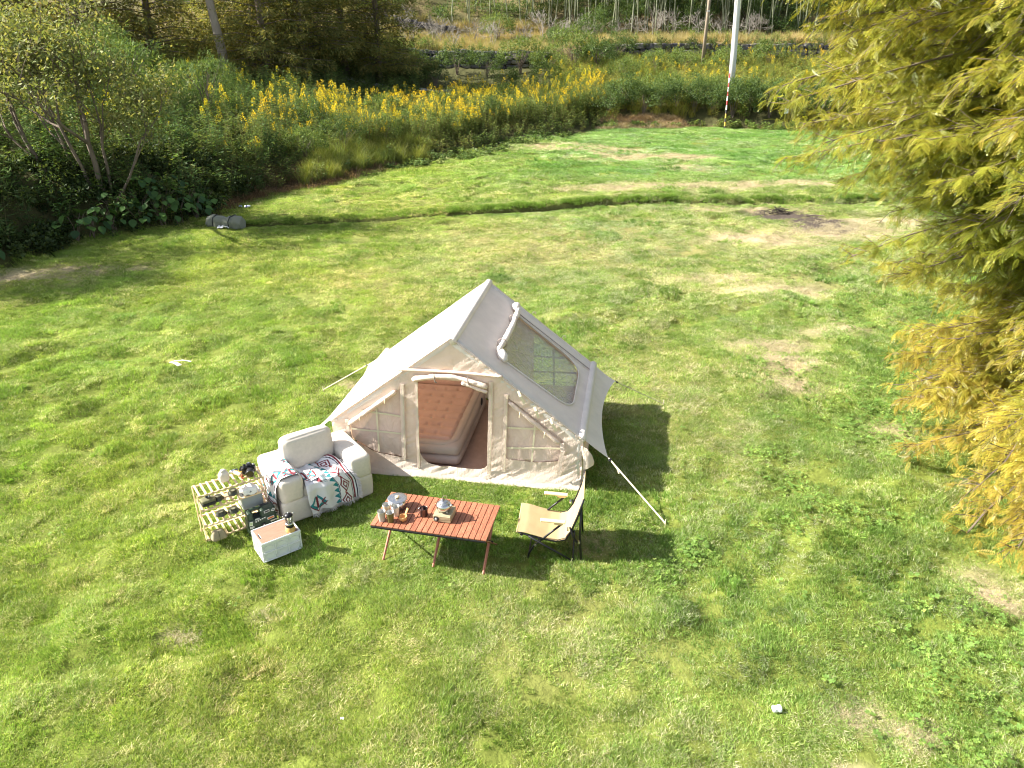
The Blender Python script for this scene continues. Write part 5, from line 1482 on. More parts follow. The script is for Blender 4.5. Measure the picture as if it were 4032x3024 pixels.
def tallgrass(seed, h=.9, n=80, rad=.22, cols=((.30, .30, .06), (.24, .27, .05), (.38, .34, .12))):
    V, F, t = blades(n, rad, h * .5, h, .28, 3.0, .011, cols, .45, seed); return V, F, t
def thatch(seed, n=110, rad=.4, h=.35, cols=((.22, .15, .09), (.15, .10, .06), (.30, .22, .13))):
    V, F, t = blades(n, rad, h * .6, h * 1.3, 1.15, 3.0, .012, cols, .5, seed); return V, F, t

def bush(seed, rx, rz, nl, L, W, cols, blobs=26, droop=0.0, inner=.35):
    """leafy mass made of blobs of leaves round an uneven dome"""
    r = np.random.default_rng(seed); out = []
    per = nl // blobs
    for q in range(blobs):
        d = unit(np.array([r.normal(), r.normal(), r.uniform(-.35, 1.2)])); k = r.uniform(.55, 1.0)
        c_ = d * [rx * k, rx * k, rz * .5 * k] + [0, 0, rz * .5]; c_[2] = max(c_[2], .12)
        br = rx * r.uniform(.18, .36); m = per
        dd = unit(r.normal(0, 1, (m, 3)) + d * .5); rr = br * r.uniform(inner, 1.05, m)[:, None]
        C = c_ + dd * rr * [1, 1, .75]
        D = dd * .8 + r.normal(0, .5, (m, 3)) + [0, 0, -droop]
        N_ = dd + np.array([0, 0, .8]) + r.normal(0, .4, (m, 3))
        out.append(kite(C, D, N_, L * r.uniform(.65, 1.3, m), W * r.uniform(.7, 1.25, m), tints(r, m, cols) * r.uniform(.8, 1.2)))
    return cat(out)
def stems(seed, n, h, spread, r0=.014):
    r = np.random.default_rng(seed); mb = MB()
    for q in range(n):
        a = r.uniform(0, 6.28); sp = spread * r.uniform(.3, 1)
        mb.add(*tube([(r.normal(0, .05), r.normal(0, .05), -.05), (math.cos(a) * sp * .35, math.sin(a) * sp * .35, h * .5), (math.cos(a) * sp, math.sin(a) * sp, h * r.uniform(.75, 1))], [r0, r0 * .7, r0 * .3], 5))
    return mb
def leafmesh(name, g, mat=None):
    me = mesh_np(name, g[0], g[1], False, tint=g[2]); me.materials.append(mat or leaf_o); return me
def plant(name, label, cat_, group, parts, x, y, rz=None, sc=1.0, dz=0.0, z=None):
    t = thing(name, label, cat_, (x, y, (hz(x, y) if z is None else z) + dz), rng.uniform(0, 6.28) if rz is None else rz, group)
    t.scale = (sc, sc, sc) if np.isscalar(sc) else sc
    for nm, me in parts: part(nm, me, None, t)
    return t

ORD = ['first', 'second', 'third', 'fourth', 'fifth', 'sixth', 'seventh', 'eighth', 'ninth', 'tenth', 'eleventh', 'twelfth', 'thirteenth', 'fourteenth', 'fifteenth', 'sixteenth']
def spots(n, x0, x1, y0, y1, fn):
    x = rng.uniform(x0, x1, n); y = rng.uniform(y0, y1, n); k = fn(x, y, beyond(x, y)); return x[k], y[k]
def put(name, x, y, srcs, sc, label, cat_, tint0=(1, 1, 1), jit=.2, sink=.03, pick=None, tiltn=.08):
    n = len(x); s_ = rng.uniform(sc[0], sc[1], n)
    it = np.array(tint0) * rng.uniform(1 - jit, 1 + jit, (n, 1)) * (1 + (fbm(x * .6, y * .6, 2, 300)[:, None] - .5) * [.5, .2, .2])
    return scatter(name, np.stack([x, y, height(x, y) - sink], 1), np.stack([rng.normal(0, tiltn, n), rng.normal(0, tiltn, n), rng.uniform(0, 6.28, n)], 1), np.stack([s_, s_, s_], 1), rng.integers(0, len(srcs), n) if pick is None else pick, it, [src('p', g, leaf_i) for g in srcs], label, cat_)

# ---- goldenrod belt
gold_srcs = [goldenrod(100 + i, 1.3, 3, (2.2, 1.2, 0, 0)[i]) for i in range(4)]
gold_me = [leafmesh('goldenrod', goldenrod(120 + i, 1.35, 4, (1.8, 2.6, 1.2, 0, 0, 0)[i])) for i in range(6)]
x, y = spots(9000, -10, 5.6, 21, 52, lambda x, y, s: (s > 1.4) & (s < 10) & (rng.uniform(0, 1, len(x)) < np.where(s < 6, .9, .5)) & (rng.uniform(0, 1, len(x)) < .25 + .75 * sm(.35, .55, fbm(x * .35, y * .35, 2, 400))))
s_ = beyond(x, y); o = np.argsort(s_ + rng.uniform(0, 2.5, len(x)))
x, y = x[o], y[o]
near = np.arange(len(x)) < 230
nz_ = height(x, y)
for i in np.where(near)[0]:
    side = 'at the dark end of the belt under the trees' if x[i] < -4.5 else 'in the middle of the belt by the lawn corner' if x[i] < 0 else 'at the bright far end of the belt'
    fl_ = vnoise(np.array([x[i] * .8]), np.array([y[i] * .8]), 430)[0] + rng.normal(0, .18) > .47
    plant('goldenrod', ('tall goldenrod with yellow plumes ' if fl_ else 'leafy goldenrod without open flowers ') + side, 'plant', 'goldenrod along the lawn edge', [('stems_and_leaves', gold_me[i % 3 + (0 if fl_ else 3)])], x[i], y[i], None, rng.uniform(.6, 1.15), -.03, nz_[i])
put('goldenrod_mass', x[~near][:1500], y[~near][:1500], gold_srcs, (.65, 1.15), 'dense belt of yellow-flowered goldenrod behind the front plants', 'goldenrod')
x, y = spots(1600, -30, -9, 22, 46, lambda x, y, s: (s > 2.5) & (rng.uniform(0, 1, len(x)) < .55))
put('wild_goldenrod', x, y, gold_srcs + [goldenrod(140, 1.5, 3, .3)], (.7, 1.15), 'scattered goldenrod in the rough ground behind the small tree', 'goldenrod', (.85, .95, 1))
x, y = spots(420, 2, 24, 46, 61.5, lambda x, y, s: (s > 3.5) & (rng.uniform(0, 1, len(x)) < .3 + .7 * sm(.45, .6, fbm(x * .3, y * .3, 2, 410))))
put('far_goldenrod', x, y, gold_srcs, (.7, 1.05), 'goldenrod scattered below the stone wall', 'goldenrod')

# ---- weeds and undergrowth
W1 = [weed(200, .75, 90, .12, .035), weed(201, .6, 90, .10, .04, ((.10, .17, .05), (.14, .20, .05), (.08, .13, .04))), weed(202, .9, 80, .16, .03, ((.22, .27, .07), (.16, .22, .06), (.28, .31, .10)))]
x, y = spots(6500, -11, 6, 20, 60, lambda x, y, s: (s > .15) & (s < 12) & (rng.uniform(0, 1, len(x)) < .75))
put('undergrowth', x, y, W1, (.55, 1.05), 'green weeds and undergrowth beneath the goldenrod', 'weeds')
x, y = spots(8200, -36, -6, 13, 63, lambda x, y, s: (s > .3) & ((x < -8.6) | (y > 44)))
put('rough_undergrowth', x, y, W1 + [weed(203, 1.0, 90, .2, .03, ((.10, .16, .05), (.08, .12, .04)))], (.7, 1.4), 'rough green undergrowth on the shaded bank', 'weeds', (.85, .95, .9))
x, y = spots(4200, 3, 40, 42, 61.5, lambda x, y, s: (s > 1.0))
put('slope_undergrowth', x, y, W1 + [tallgrass(206, 1.0, 70, .25)], (.7, 1.3), 'light green weeds and tall grass below the stone wall', 'weeds', (1.15, 1.15, .9))
# dead thatch, tall straw grass, straw heap
x, y = spots(900, -9.2, -4.5, 22, 32, lambda x, y, s: (s > -.15) & (s < 1.7) & (x < -6.2 + .35 * (y - 24)))
put('dead_thatch', x, y, [thatch(210), thatch(211)], (.7, 1.2), 'dead brown grass thatch on the low bank', 'dead grass')
x, y = spots(420, -7.6, -3.6, 26, 34, lambda x, y, s: (s > .1) & (s < 1.9))
put('tall_straw_grass', x, y, [tallgrass(215, 1.0, 90), tallgrass(216, .8, 90)], (.7, 1.1), 'tall yellow-green straw grass at the foot of the goldenrod', 'grass', (.85, .98, .95))
x, y = spots(320, 5.2, 9.6, 42.6, 45.2, lambda x, y, s: (s > -.3) & (s < 1.3))
put('straw_heap', x, y, [thatch(220, 120, .45, .45, ((.42, .32, .2), (.34, .25, .15), (.5, .4, .27)))], (.7, 1.2), 'heap of dry cut straw at the far lawn edge', 'straw')
x, y = spots(520, -5.2, 3.2, 30, 41, lambda x, y, s: (s > -1.1) & (s < .6))
put('creeping_weeds', x, y, [weed(225, .28, 90, .10, .06, ((.13, .21, .05), (.10, .17, .05), (.18, .25, .07)), .3)], (.7, 1.2), 'low creeping weeds spilling onto the lawn', 'weeds')
x, y = spots(600, 5, 19, 41, 44, lambda x, y, s: (s > -.25) & (s < .7))
put('hedge_foot_weeds', x, y, [weed(226, .35, 90, .12, .05), thatch(227, 60, .3, .25)], (.7, 1.2), 'low weeds and dead stems at the foot of the far hedge', 'weeds')

# ---- creeper on the shaded bank (left)
ivy = [bush(230 + i, .6, .5, 420, .10, .075, ((.045, .075, .022), (.06, .09, .028), (.035, .06, .02), (.09, .12, .04)), 16) for i in range(2)]
x, y = spots(900, -24, -8.9, 11, 25, lambda x, y, s: (s > .1) & (s < 3.4))
put('bank_creeper', x, y, ivy, (.6, 1.2), 'dark creeper and fern covering the shaded bank', 'creeper', (1, 1, 1), .25, .12)

# ---- big-leaved plants below the small tree: every leaf a part
def bigleaf(seed):
    r = np.random.default_rng(seed); n = 7
    u = np.linspace(0, 1, n); w = .5 * np.sin(np.pi * np.clip(u ** .75, 0, 1)) ** .9; w[0] = .06; w[-1] = .01
    V = []
    for i in range(n):
        zc = -.28 * u[i] ** 2
        for sgn in (-1, 0, 1): V.append((sgn * w[i] * .82, u[i], zc + (.0 if sgn == 0 else .07)))
    i = np.arange(n * 3).reshape(n, 3)
    F = np.stack([i[:-1, :-1], i[:-1, 1:], i[1:, 1:], i[1:, :-1]], -1).reshape(-1, 4)
    c_ = np.array([(.045, .095, .038), (.055, .12, .04), (.075, .15, .045), (.10, .19, .05)][seed % 4])
    return leafmesh('leaf', (np.array(V), F, np.repeat(c_[None], n * 3, 0)))
big = [bigleaf(i) for i in range(4)]
bl = []
for bi, (px, py) in enumerate(sorted([(-11.15, 19.35), (-10.75, 19.75), (-10.3, 20.15), (-9.85, 20.6), (-9.5, 21.0), (-9.25, 21.5), (-10.9, 20.2), (-10.4, 20.7), (-9.95, 21.2), (-9.6, 21.8), (-9.3, 22.3), (-10.5, 21.3), (-10.1, 21.9), (-11.35, 19.0), (-12.35, 16.85), (-12.6, 16.6)])):
    h_ = .75 if px > -12 else .5
    grp = 'big-leaved plants at the foot of the bank'
    lab = ('dark broad-leaved plant at the shadowed end of the bank' if px < -12 else 'broad-leaved plant with sunlit upper leaves near the duffel bag' if px > -9.7 else 'dark glossy broad-leaved plant below the small tree')
    lab = lab + (', %s counted from the dark end' % ORD[bi])
    t = thing('broad_leaved_plant', lab, 'plant', (px, py, hz(px, py)), rng.uniform(0, 6.28), grp)
    part('stems', stems(int(rng.integers(1e6)), 7, h_, .45, .012), bark, t)
    for q in range(18):
        a = rng.uniform(0, 6.28); rr = .55 * math.sqrt(rng.uniform(.02, 1)); z_ = h_ * rng.uniform(.45, 1.15) * (1 - .35 * rr)
        s1 = rng.uniform(.17, .28)
        o_ = part('leaf', big[int(rng.integers(0, 4))], None, t, loc=(rr * math.cos(a), rr * math.sin(a), z_), rot=(rng.normal(-.35, .25), rng.normal(0, .2), a - math.pi / 2 + rng.normal(0, .4)))
        o_.scale = (s1, s1, s1)

# ---- branching trees
def grow(r, base, d, length, rad, depth, segs, ends, up=.15, spread=.6, ratio=.68, kids=3, wob=.12):
    n = 5; P = [np.array(base, float)]; dd = unit(np.array(d, float))
    for i in range(n - 1):
        dd = unit(dd + r.normal(0, wob, 3) + [0, 0, up * .3]); P.append(P[-1] + dd * length / (n - 1))
    segs.append((P, np.linspace(rad, rad * .6, n)))
    if depth == 0:
        ends.append((P[-1], dd)); ends.append((P[2], dd)); return
    for k_ in range(kids):
        b = P[int(r.integers(2, n))] if k_ else P[-1]
        nd = unit(dd + r.normal(0, spread, 3) + [0, 0, up]); grow(r, b, nd, length * ratio * r.uniform(.75, 1.2), rad * .55, depth - 1, segs, ends, up, spread, ratio, kids, wob)

# the small many-stemmed tree on the bank
r = np.random.default_rng(5)
bx, by = -11.25, 20.6
t = thing('broadleaf_tree', 'small many-stemmed tree with pale olive leaves on the bank', 'tree', (bx, by, hz(bx, by) - .05))
ends = []
for i, (ox, oy, dx, dy, ln, rd) in enumerate([(0, 0, .02, .02, 2.2, .085), (.12, .05, .25, .1, 2.0, .05), (-.5, .1, -.42, .15, 2.1, .055), (-.28, -.05, -.12, -.12, 2.1, .06), (-1.25, .15, -.30, .1, 2.3, .075), (.25, .0, .52, -.05, 1.9, .04)]):
    segs = []
    grow(r, (ox, oy, -.1), (dx, dy, 1), ln, rd, 4, segs, ends, .18, .48, .62, 3, .10)
    mb = MB()
    for P, rr in segs: mb.add(*tube(P, np.maximum(rr, .006), 6 if rr[0] > .02 else 4, False))
    part('trunk', mb, bark, t, smooth=True)
E_ = np.array([e[0] for e in ends]); Dn = np.array([e[1] for e in ends])
m = 16; C = np.repeat(E_, m, 0) + r.normal(0, .27, (len(E_) * m, 3)) * [1, 1, .7]
D = np.repeat(Dn, m, 0) * .5 + r.normal(0, .7, (len(C), 3)) + [0, 0, -.25]
g = kite(C, D, np.array([0, 0, 1.]) + r.normal(0, .6, (len(C), 3)), r.uniform(.08, .15, len(C)), r.uniform(.04, .07, len(C)), tints(r, len(C), [(.20, .235, .075), (.27, .28, .10), (.15, .19, .06), (.33, .32, .13), (.21, .25, .08)], .25))
print('left tree leaves', len(C))
crown = part('crown', leafmesh('crown', g, leafm('pale_foliage', (1, 1, 1), .38, .2, .02, .55)), None, t)

for (px, py, sc_, rz_, lab) in ((-17.8, 18.4, 1.05, 2.0, 'second olive-leaved tree further along the bank, its shadow on the lawn'),):
    c_ = copy_tree(t); c_.location = (px, py, hz(px, py) - .05); c_.rotation_euler = (0, 0, rz_); c_.scale = (sc_,) * 3; c_['label'] = lab
# drooping dark bushes behind it
wil = [leafmesh('foliage', bush(300 + i, 1.9, 3.6, 5200, .20, .028, ((.10, .17, .05), (.08, .14, .04), (.14, .21, .06), (.18, .24, .07)), 46, .55)) for i in range(3)]
wst = [stems(310 + i, 12, 3.0, 1.2, .03).mesh('stems') for i in range(2)]
for me_ in wst: me_.materials.append(bark)
for i, (px, py, sc_, lab) in enumerate([(-14.6, 29.5, 1.0, 'rounded willowy bush just behind the small tree'), (-16.9, 31.5, 1.15, 'tallest drooping willowy bush behind the small tree'), (-19.5, 28.5, 1.1, 'willowy bush at the outer edge of the thicket'), (-13.0, 33.5, .8, 'low willowy bush at the foot of the leaning trunk'), (-22.5, 33, 1.2, 'willowy bush deep in the corner thicket'), (-17.5, 25.5, .85, 'willowy bush on the bank beside the small tree'), (-20.5, 22.0, .9, 'willowy bush on the shaded bank at the picture edge')]):
    plant('willowy_bush', lab, 'bush', 'drooping bushes behind the small tree', [('foliage', wil[i % 3]), ('stems', wst[i % 2])], px, py, None, sc_)

# ---- dark conifers
def conifer(seed, H=13.0, R0=3.0, z0=1.6, nb=64, cols=((.18, .195, .055), (.23, .225, .065), (.14, .165, .05), (.29, .25, .075))):
    r = np.random.default_rng(seed); mb = MB(); out = []
    tk = [np.array([.25 * math.sin(z * .3 + seed), .2 * math.cos(z * .25 + seed) - .2, z]) for z in np.linspace(-.3, H, 10)]
    mb.add(*tube(tk, np.linspace(.26, .05, 10), 8))
    lb = MB()
    for i in range(nb):
        z = z0 + (H - z0) * (i / nb) ** 1.5; a = i * 2.4 + r.normal(0, .3); L_ = (R0 * (1 - (z / H) ** 1.3) + .4) * r.uniform(.7, 1.1)
        b = np.array([np.interp(z, np.linspace(-.3, H, 10), [p[0] for p in tk]), np.interp(z, np.linspace(-.3, H, 10), [p[1] for p in tk]), z])
        d = np.array([math.cos(a), math.sin(a), .18]); P = [b, b + d * L_ * .5, b + d * L_ + [0, 0, -.12 * L_]]
        lb.add(*tube(P, [.04, .025, .008], 4, False))
        n = int((85 if z < 8.5 else 25) * L_); u = r.uniform(.12, 1.05, n) ** .8; C = np.where(u[:, None] < .5, P[0] + (P[1] - P[0]) * (u * 2)[:, None], P[1] + (P[2] - P[1]) * (u * 2 - 1)[:, None])
        sd = np.array([-math.sin(a), math.cos(a), 0]); off = r.normal(0, 1, n) * .34 * L_ * (1.1 - u) * .8
        C = C + sd * off[:, None] + np.stack([np.zeros(n), np.zeros(n), -np.abs(r.normal(0, .28, n)) - .12 * np.abs(off)], 1)
        D = d * .5 + sd * np.sign(off)[:, None] * .6 + r.normal(0, .35, (n, 3)) + [0, 0, -.45]
        out.append(kite(C, D, np.array([0, 0, 1.]) + r.normal(0, .5, (n, 3)), r.uniform(.18, .34, n), r.uniform(.05, .085, n), tints(r, n, cols) * r.uniform(.75, 1.2)))
    return mb, lb, cat(out)
cons = []
for i in range(3):
    a_, b_, c_ = conifer(400 + i, 13 + i, 3.2 + .3 * i, 1.7 - .4 * i, 90)
    cm_ = [('trunk', a_.mesh('trunk', True)), ('branches', b_.mesh('branches')), ('crown', leafmesh('crown', c_))]
    cm_[0][1].materials.append(bark); cm_[1][1].materials.append(bark); cons.append(cm_)
for i, (px, py, k_, sc_, lab) in enumerate([(-20.4, 46.5, 0, 1.0, 'dark conifer at the outer edge of the grove, short bare trunk'), (-15.9, 50.5, 1, 1.05, 'dark conifer close behind the pale leaning trunk'), (-14.6, 47.5, 2, .95, 'olive-brown conifer in the middle of the grove'), (-12.9, 49.5, 0, 1.0, 'conifer with the densest brownish curtain of needles'),
        (-11.2, 53.5, 1, 1.05, 'bushy conifer next to the thin isolated one'), (-9.0, 54.0, 2, .9, 'thin open conifer at the end of the grove by the stone wall'), (-23.5, 44.0, 1, 1.1, 'conifer behind the willowy bushes'), (-18.0, 55.0, 2, 1.2, 'tall conifer at the back of the grove'), (-26.5, 40.0, 0, 1.1, 'dark conifer in the far corner of the thicket')]):
    plant('conifer', lab, 'tree', 'dark conifers of the grove', cons[k_], px, py, None, sc_)
t = thing('leaning_trunk_tree', 'tall pale trunk leaning slightly, with no branches low down', 'tree', (-16.3, 45.5, hz(-16.3, 45.5) - .1))
segs = []; ends = []
part('trunk', tube([(0, 0, -.3), (-.05, 0, 2), (-.25, .0, 4), (-.55, .1, 6.5), (-.7, .2, 9), (-.7, .2, 12)], [.30, .25, .22, .20, .17, .12], 10), bark_pale, t, smooth=True)
for q in range(7): grow(r, (-.6, .1, 7.5 + q * .6), (math.cos(q * 2.1), math.sin(q * 2.1), .5), 2.2, .07, 2, segs, ends, .1, .5)
mb = MB(); [mb.add(*tube(P, rr, 4, False)) for P, rr in segs]; part('branches', mb, bark_pale, t)
C = np.repeat(np.array([e[0] for e in ends]), 16, 0); C = C + r.normal(0, .45, C.shape); part('crown', leafmesh('crown', kite(C, r.normal(0, 1, C.shape), np.array([0, 0, 1.]) + r.normal(0, .6, C.shape), .16, .08, tints(r, len(C), [(.10, .13, .035), (.14, .15, .04)]))), None, t)

# ---- shrubs: far hedge and slope
DK = ((.075, .125, .038), (.10, .155, .045), (.06, .105, .033), (.14, .20, .06))
LT = ((.12, .19, .045), (.16, .22, .055), (.09, .15, .04), (.20, .25, .08))
hed = [leafmesh('foliage', bush(500 + i, 1.25, 1.9, 2600, .13, .04, DK if i < 2 else LT, 34, .2)) for i in range(4)]
hst = stems(510, 12, 1.4, .9, .02).mesh('stems'); hst.materials.append(bark)
hx = np.linspace(5.6, 19.5, 15)
for i, px in enumerate(hx):
    py = float(np.interp(px, EDGE[:, 0], EDGE[:, 1])) + 1.55 + rng.uniform(-.3, .5)
    where = 'next to the goldenrod' if px < 8 else 'behind the straw heap' if px < 10.5 else 'at the striped guy sleeve' if px < 13.6 else 'beside the concrete pole foot' if px < 15.2 else 'half hidden by the golden tree'
    plant('hedge_shrub', ORD[i] + ' dark hedge shrub from the goldenrod end, ' + where, 'shrub', 'hedge shrubs beyond the lawn', [('foliage', hed[i % 2]), ('stems', hst)], px, py, None, rng.uniform(.8, 1.05))
for i in range(11):
    px = 6.5 + i * 1.25; py = float(np.interp(px, EDGE[:, 0], EDGE[:, 1])) + 3.3 + rng.uniform(-.3, .6)
    plant('hedge_shrub', ORD[i] + ' lighter shrub from the goldenrod end in the back row of the hedge', 'shrub', 'hedge shrubs beyond the lawn', [('foliage', hed[2 + i % 2]), ('stems', hst)], px, py, None, rng.uniform(.7, .95))
slope = [(-8.3, 58.3, 1.2, 2, 'broad fresh-green shrub in front of the dark stone wall'), (-6.6, 57.0, 1.0, 3, 'light shrub beside the broad fresh-green one'), (-4.0, 58.5, 1.15, 0, 'dark rounded shrub under the wall'), (-1.8, 57.5, 1.0, 1, 'dark shrub between the wall and the goldenrod'), (.6, 58.8, 1.3, 2, 'big bright shrub hiding the wall'), (2.6, 57.6, 1.1, 3, 'pale shrub at the middle of the slope'),
         (4.6, 59.6, 1.5, 2, 'tallest bright shrub climbing over the wall'), (6.2, 58.4, 1.2, 0, 'dark shrub next to the tallest bright one'), (8.0, 60.6, 1.1, 1, 'dark shrub against the vine-covered wall'), (10.0, 56.0, .9, 2, 'light shrub near the wooden pole'), (12.2, 56.5, .9, 3, 'light shrub at the foot of the wooden pole'), (15.5, 57.0, 1.0, 2, 'light shrub behind the concrete pole'), (18.6, 58.0, 1.1, 3, 'pale shrub partly behind the golden tree'),
         (-5.2, 54.0, .8, 1, 'small dark shrub behind the goldenrod'), (-.4, 53.0, .8, 3, 'small pale shrub behind the goldenrod'), (2.2, 53.5, .9, 2, 'light shrub above the bright goldenrod'), (7.3, 52.5, .9, 2, 'light shrub behind the hedge'), (3.3, 64.5, .9, 0, 'dark shrub on top of the stone wall'), (7.0, 66.0, 1.2, 1, 'dark shrub on the upper terrace'),
         (-1.2, 71.0, 1.3, 2, 'green shrub on the dry terrace below the bamboo'), (-11.5, 75.5, 1.4, 2, 'green shrub on top of the upper wall'), (-15.0, 77.5, 1.6, 3, 'pale shrub above the upper wall'), (9.5, 74.0, 1.5, 0, 'dark shrub at the foot of the bamboo'), (16.0, 74.0, 1.6, 0, 'dark shrub behind the poles under the bamboo'), (21.5, 74.5, 1.5, 1, 'dark shrub at the far end of the terrace'), (13.0, 76.0, 1.3, 1, 'dark shrub among the bamboo stems')]
for px, py, sc_, k_, lab in slope:
    plant('shrub', lab, 'shrub', 'shrubs on the slope', [('foliage', hed[k_]), ('stems', hst)], px, py, None, sc_)

for i, (px, py, sc_, k_) in enumerate([(-7.9, 29.0, .7, 2), (-6.9, 31.5, .75, 1), (-5.6, 34.0, .7, 2), (-4.3, 36.3, .8, 3), (-2.6, 37.4, .65, 2), (-1.2, 40.2, .75, 1), (.4, 42.0, .7, 2), (1.9, 43.6, .75, 3), (3.4, 45.0, .8, 2), (-8.6, 33.5, .9, 0), (-6.2, 38.5, .9, 2), (-3.4, 41.5, .9, 3), (-.2, 46.0, .9, 2)]):
    plant('belt_shrub', ORD[i] + ' leafy shrub, counted front row first, growing up through the goldenrod', 'shrub', 'shrubs among the goldenrod', [('foliage', hed[k_]), ('stems', hst)], px, py, None, sc_)
# ---- bare grey shrubs on the terraces
bares = []
for i in range(3):
    r = np.random.default_rng(600 + i); segs = []; ends = []
    for q in range(6): grow(r, (r.normal(0, .1), r.normal(0, .1), 0), (r.normal(0, .45), r.normal(0, .45), 1), 1.0, .022, 3, segs, ends, .1, .5, .62, 3)
    mb = MB(); [mb.add(*tube(P, np.maximum(rr, .009), 3, False)) for P, rr in segs]
    me_ = mb.mesh('branches'); me_.materials.append(dead_bark); bares.append(me_)
bare_pos = [(-8.2, 65.5), (-6.4, 67.5), (-4.9, 65.0), (-3.2, 68.5), (-9.6, 70.5), (-7.0, 72.0), (-1.5, 66.5), (1.0, 68.5), (4.6, 67.0), (6.2, 68.2), (8.8, 68.8), (10.4, 69.6), (11.8, 67.8), (13.6, 69.5), (15.8, 68.0), (17.8, 69.0), (19.6, 67.8), (-11.0, 67.0), (2.8, 72.0), (20.8, 69.4)]
cnt = {}
for i, (px, py) in enumerate(sorted(bare_pos)):
    zn = 'on the dry terrace above the dark wall' if px < 0 else 'at the foot of the bamboo stems' if px < 12 else 'behind the poles'
    cnt[zn] = cnt.get(zn, -1) + 1; lab = ORD[cnt[zn]] + ' leafless grey shrub from the grove end ' + zn
    plant('bare_shrub', lab, 'shrub', 'leafless shrubs on the terraces', [('branches', bares[i % 3])], px, py, None, rng.uniform(.8, 1.35))
DG = ((.42, .34, .17), (.35, .29, .13), (.30, .29, .09), (.50, .42, .24))
x, y = spots(3400, -16, 27, 62.3, 77, lambda x, y, s: (s > 5) & ((y < 69) | (x < 3)))
put('terrace_grass', x, y, [tallgrass(620, .7, 80, .4, DG), tallgrass(621, .5, 80, .4, DG), weed(622, .6, 80, .14, .03)], (.7, 1.4), 'dry pale grass on the terraces above the stone wall', 'grass', pick=rng.choice([0, 0, 1, 1, 2], len(x)))

# ---- bamboo on the hillside
bam_m = pm('bamboo_culm', (.21, .225, .13), .5, var=.3, vscale=2, stretch=(1, 1, .2))
def culm(seed):
    r = np.random.default_rng(seed); z = np.linspace(-.3, 10, 27); rr = []
    P = [(.15 * (q / 10) ** 2 * r.normal(1, .3), 0, q) for q in z]
    for i, q in enumerate(z): rr.append((.055 - .003 * q) * (1.12 if i % 2 == 0 else 1.0))
    V, F = tube(P, rr, 6, False); me = mesh_np('stem', V, F, True); me.materials.append(bam_m); return me
cul = [culm(i) for i in range(3)]
n = 0
while n < 250:
    px = rng.uniform(-6, 27); py = rng.uniform(70.5, 86)
    if py < 75.5 and px < 3: continue
    if rng.uniform() > .25 + .75 * sm(-3, 9, px): continue
    n += 1
    zone = 'where the grove thins out' if px < 6 else 'in the densest part of the grove' if px < 14 else 'behind the poles'
    t = thing('bamboo', 'upright grey-green bamboo stem ' + zone, 'bamboo', (px, py, hz(px, py)), rng.uniform(0, 6.28), 'bamboo stems on the hillside')
    t.rotation_euler = (rng.normal(0, .07), rng.normal(0, .09), rng.uniform(0, 6.28))
    part('stem', cul[n % 3], None, t)
bl_ = bush(640, 2.0, 2.6, 1500, .3, .05, ((.05, .085, .025), (.07, .11, .03), (.04, .07, .02)), 22, .5)  # leaf mass above the frame, added to shade the stems below
x = rng.uniform(-6, 32, 150); y = rng.uniform(70.5, 96, 150); n = len(x); s_ = rng.uniform(.8, 1.5, n)
kk = rng.uniform(0, 1, n) < .3 + .7 * sm(-3, 8, x); x, y, s_ = x[kk], y[kk], s_[kk]; n = len(x)
scatter('bamboo_shade_canopy', np.stack([x, y, height(x, y) + rng.uniform(5.0, 8, n)], 1), np.stack([np.zeros(n), np.zeros(n), rng.uniform(0, 6.28, n)], 1), np.stack([s_, s_, s_], 1), np.zeros(n, int), np.ones((n, 3)) * rng.uniform(.8, 1.2, (n, 1)), [src('p', bl_, leaf_i)], 'unseen leafy canopy of the bamboo grove, added above the view for shade', 'bamboo')
x, y = spots(2200, -34, 40, 70, 100, lambda x, y, s: (s > 5) & ((y > 76) | (x > 3)) & ((x > 2) | (rng.uniform(0, 1, len(x)) < .6)) & (rng.uniform(0, 1, len(x)) < np.where(y < 76, .45, 1)))
put('hill_undergrowth', x, y, [bush(650, .9, 1.0, 300, .2, .05, DK, 14), weed(651, .9, 80, .2, .04)], (.7, 1.6), 'dark undergrowth on the hillside among the bamboo', 'undergrowth', (.9, .9, .9))

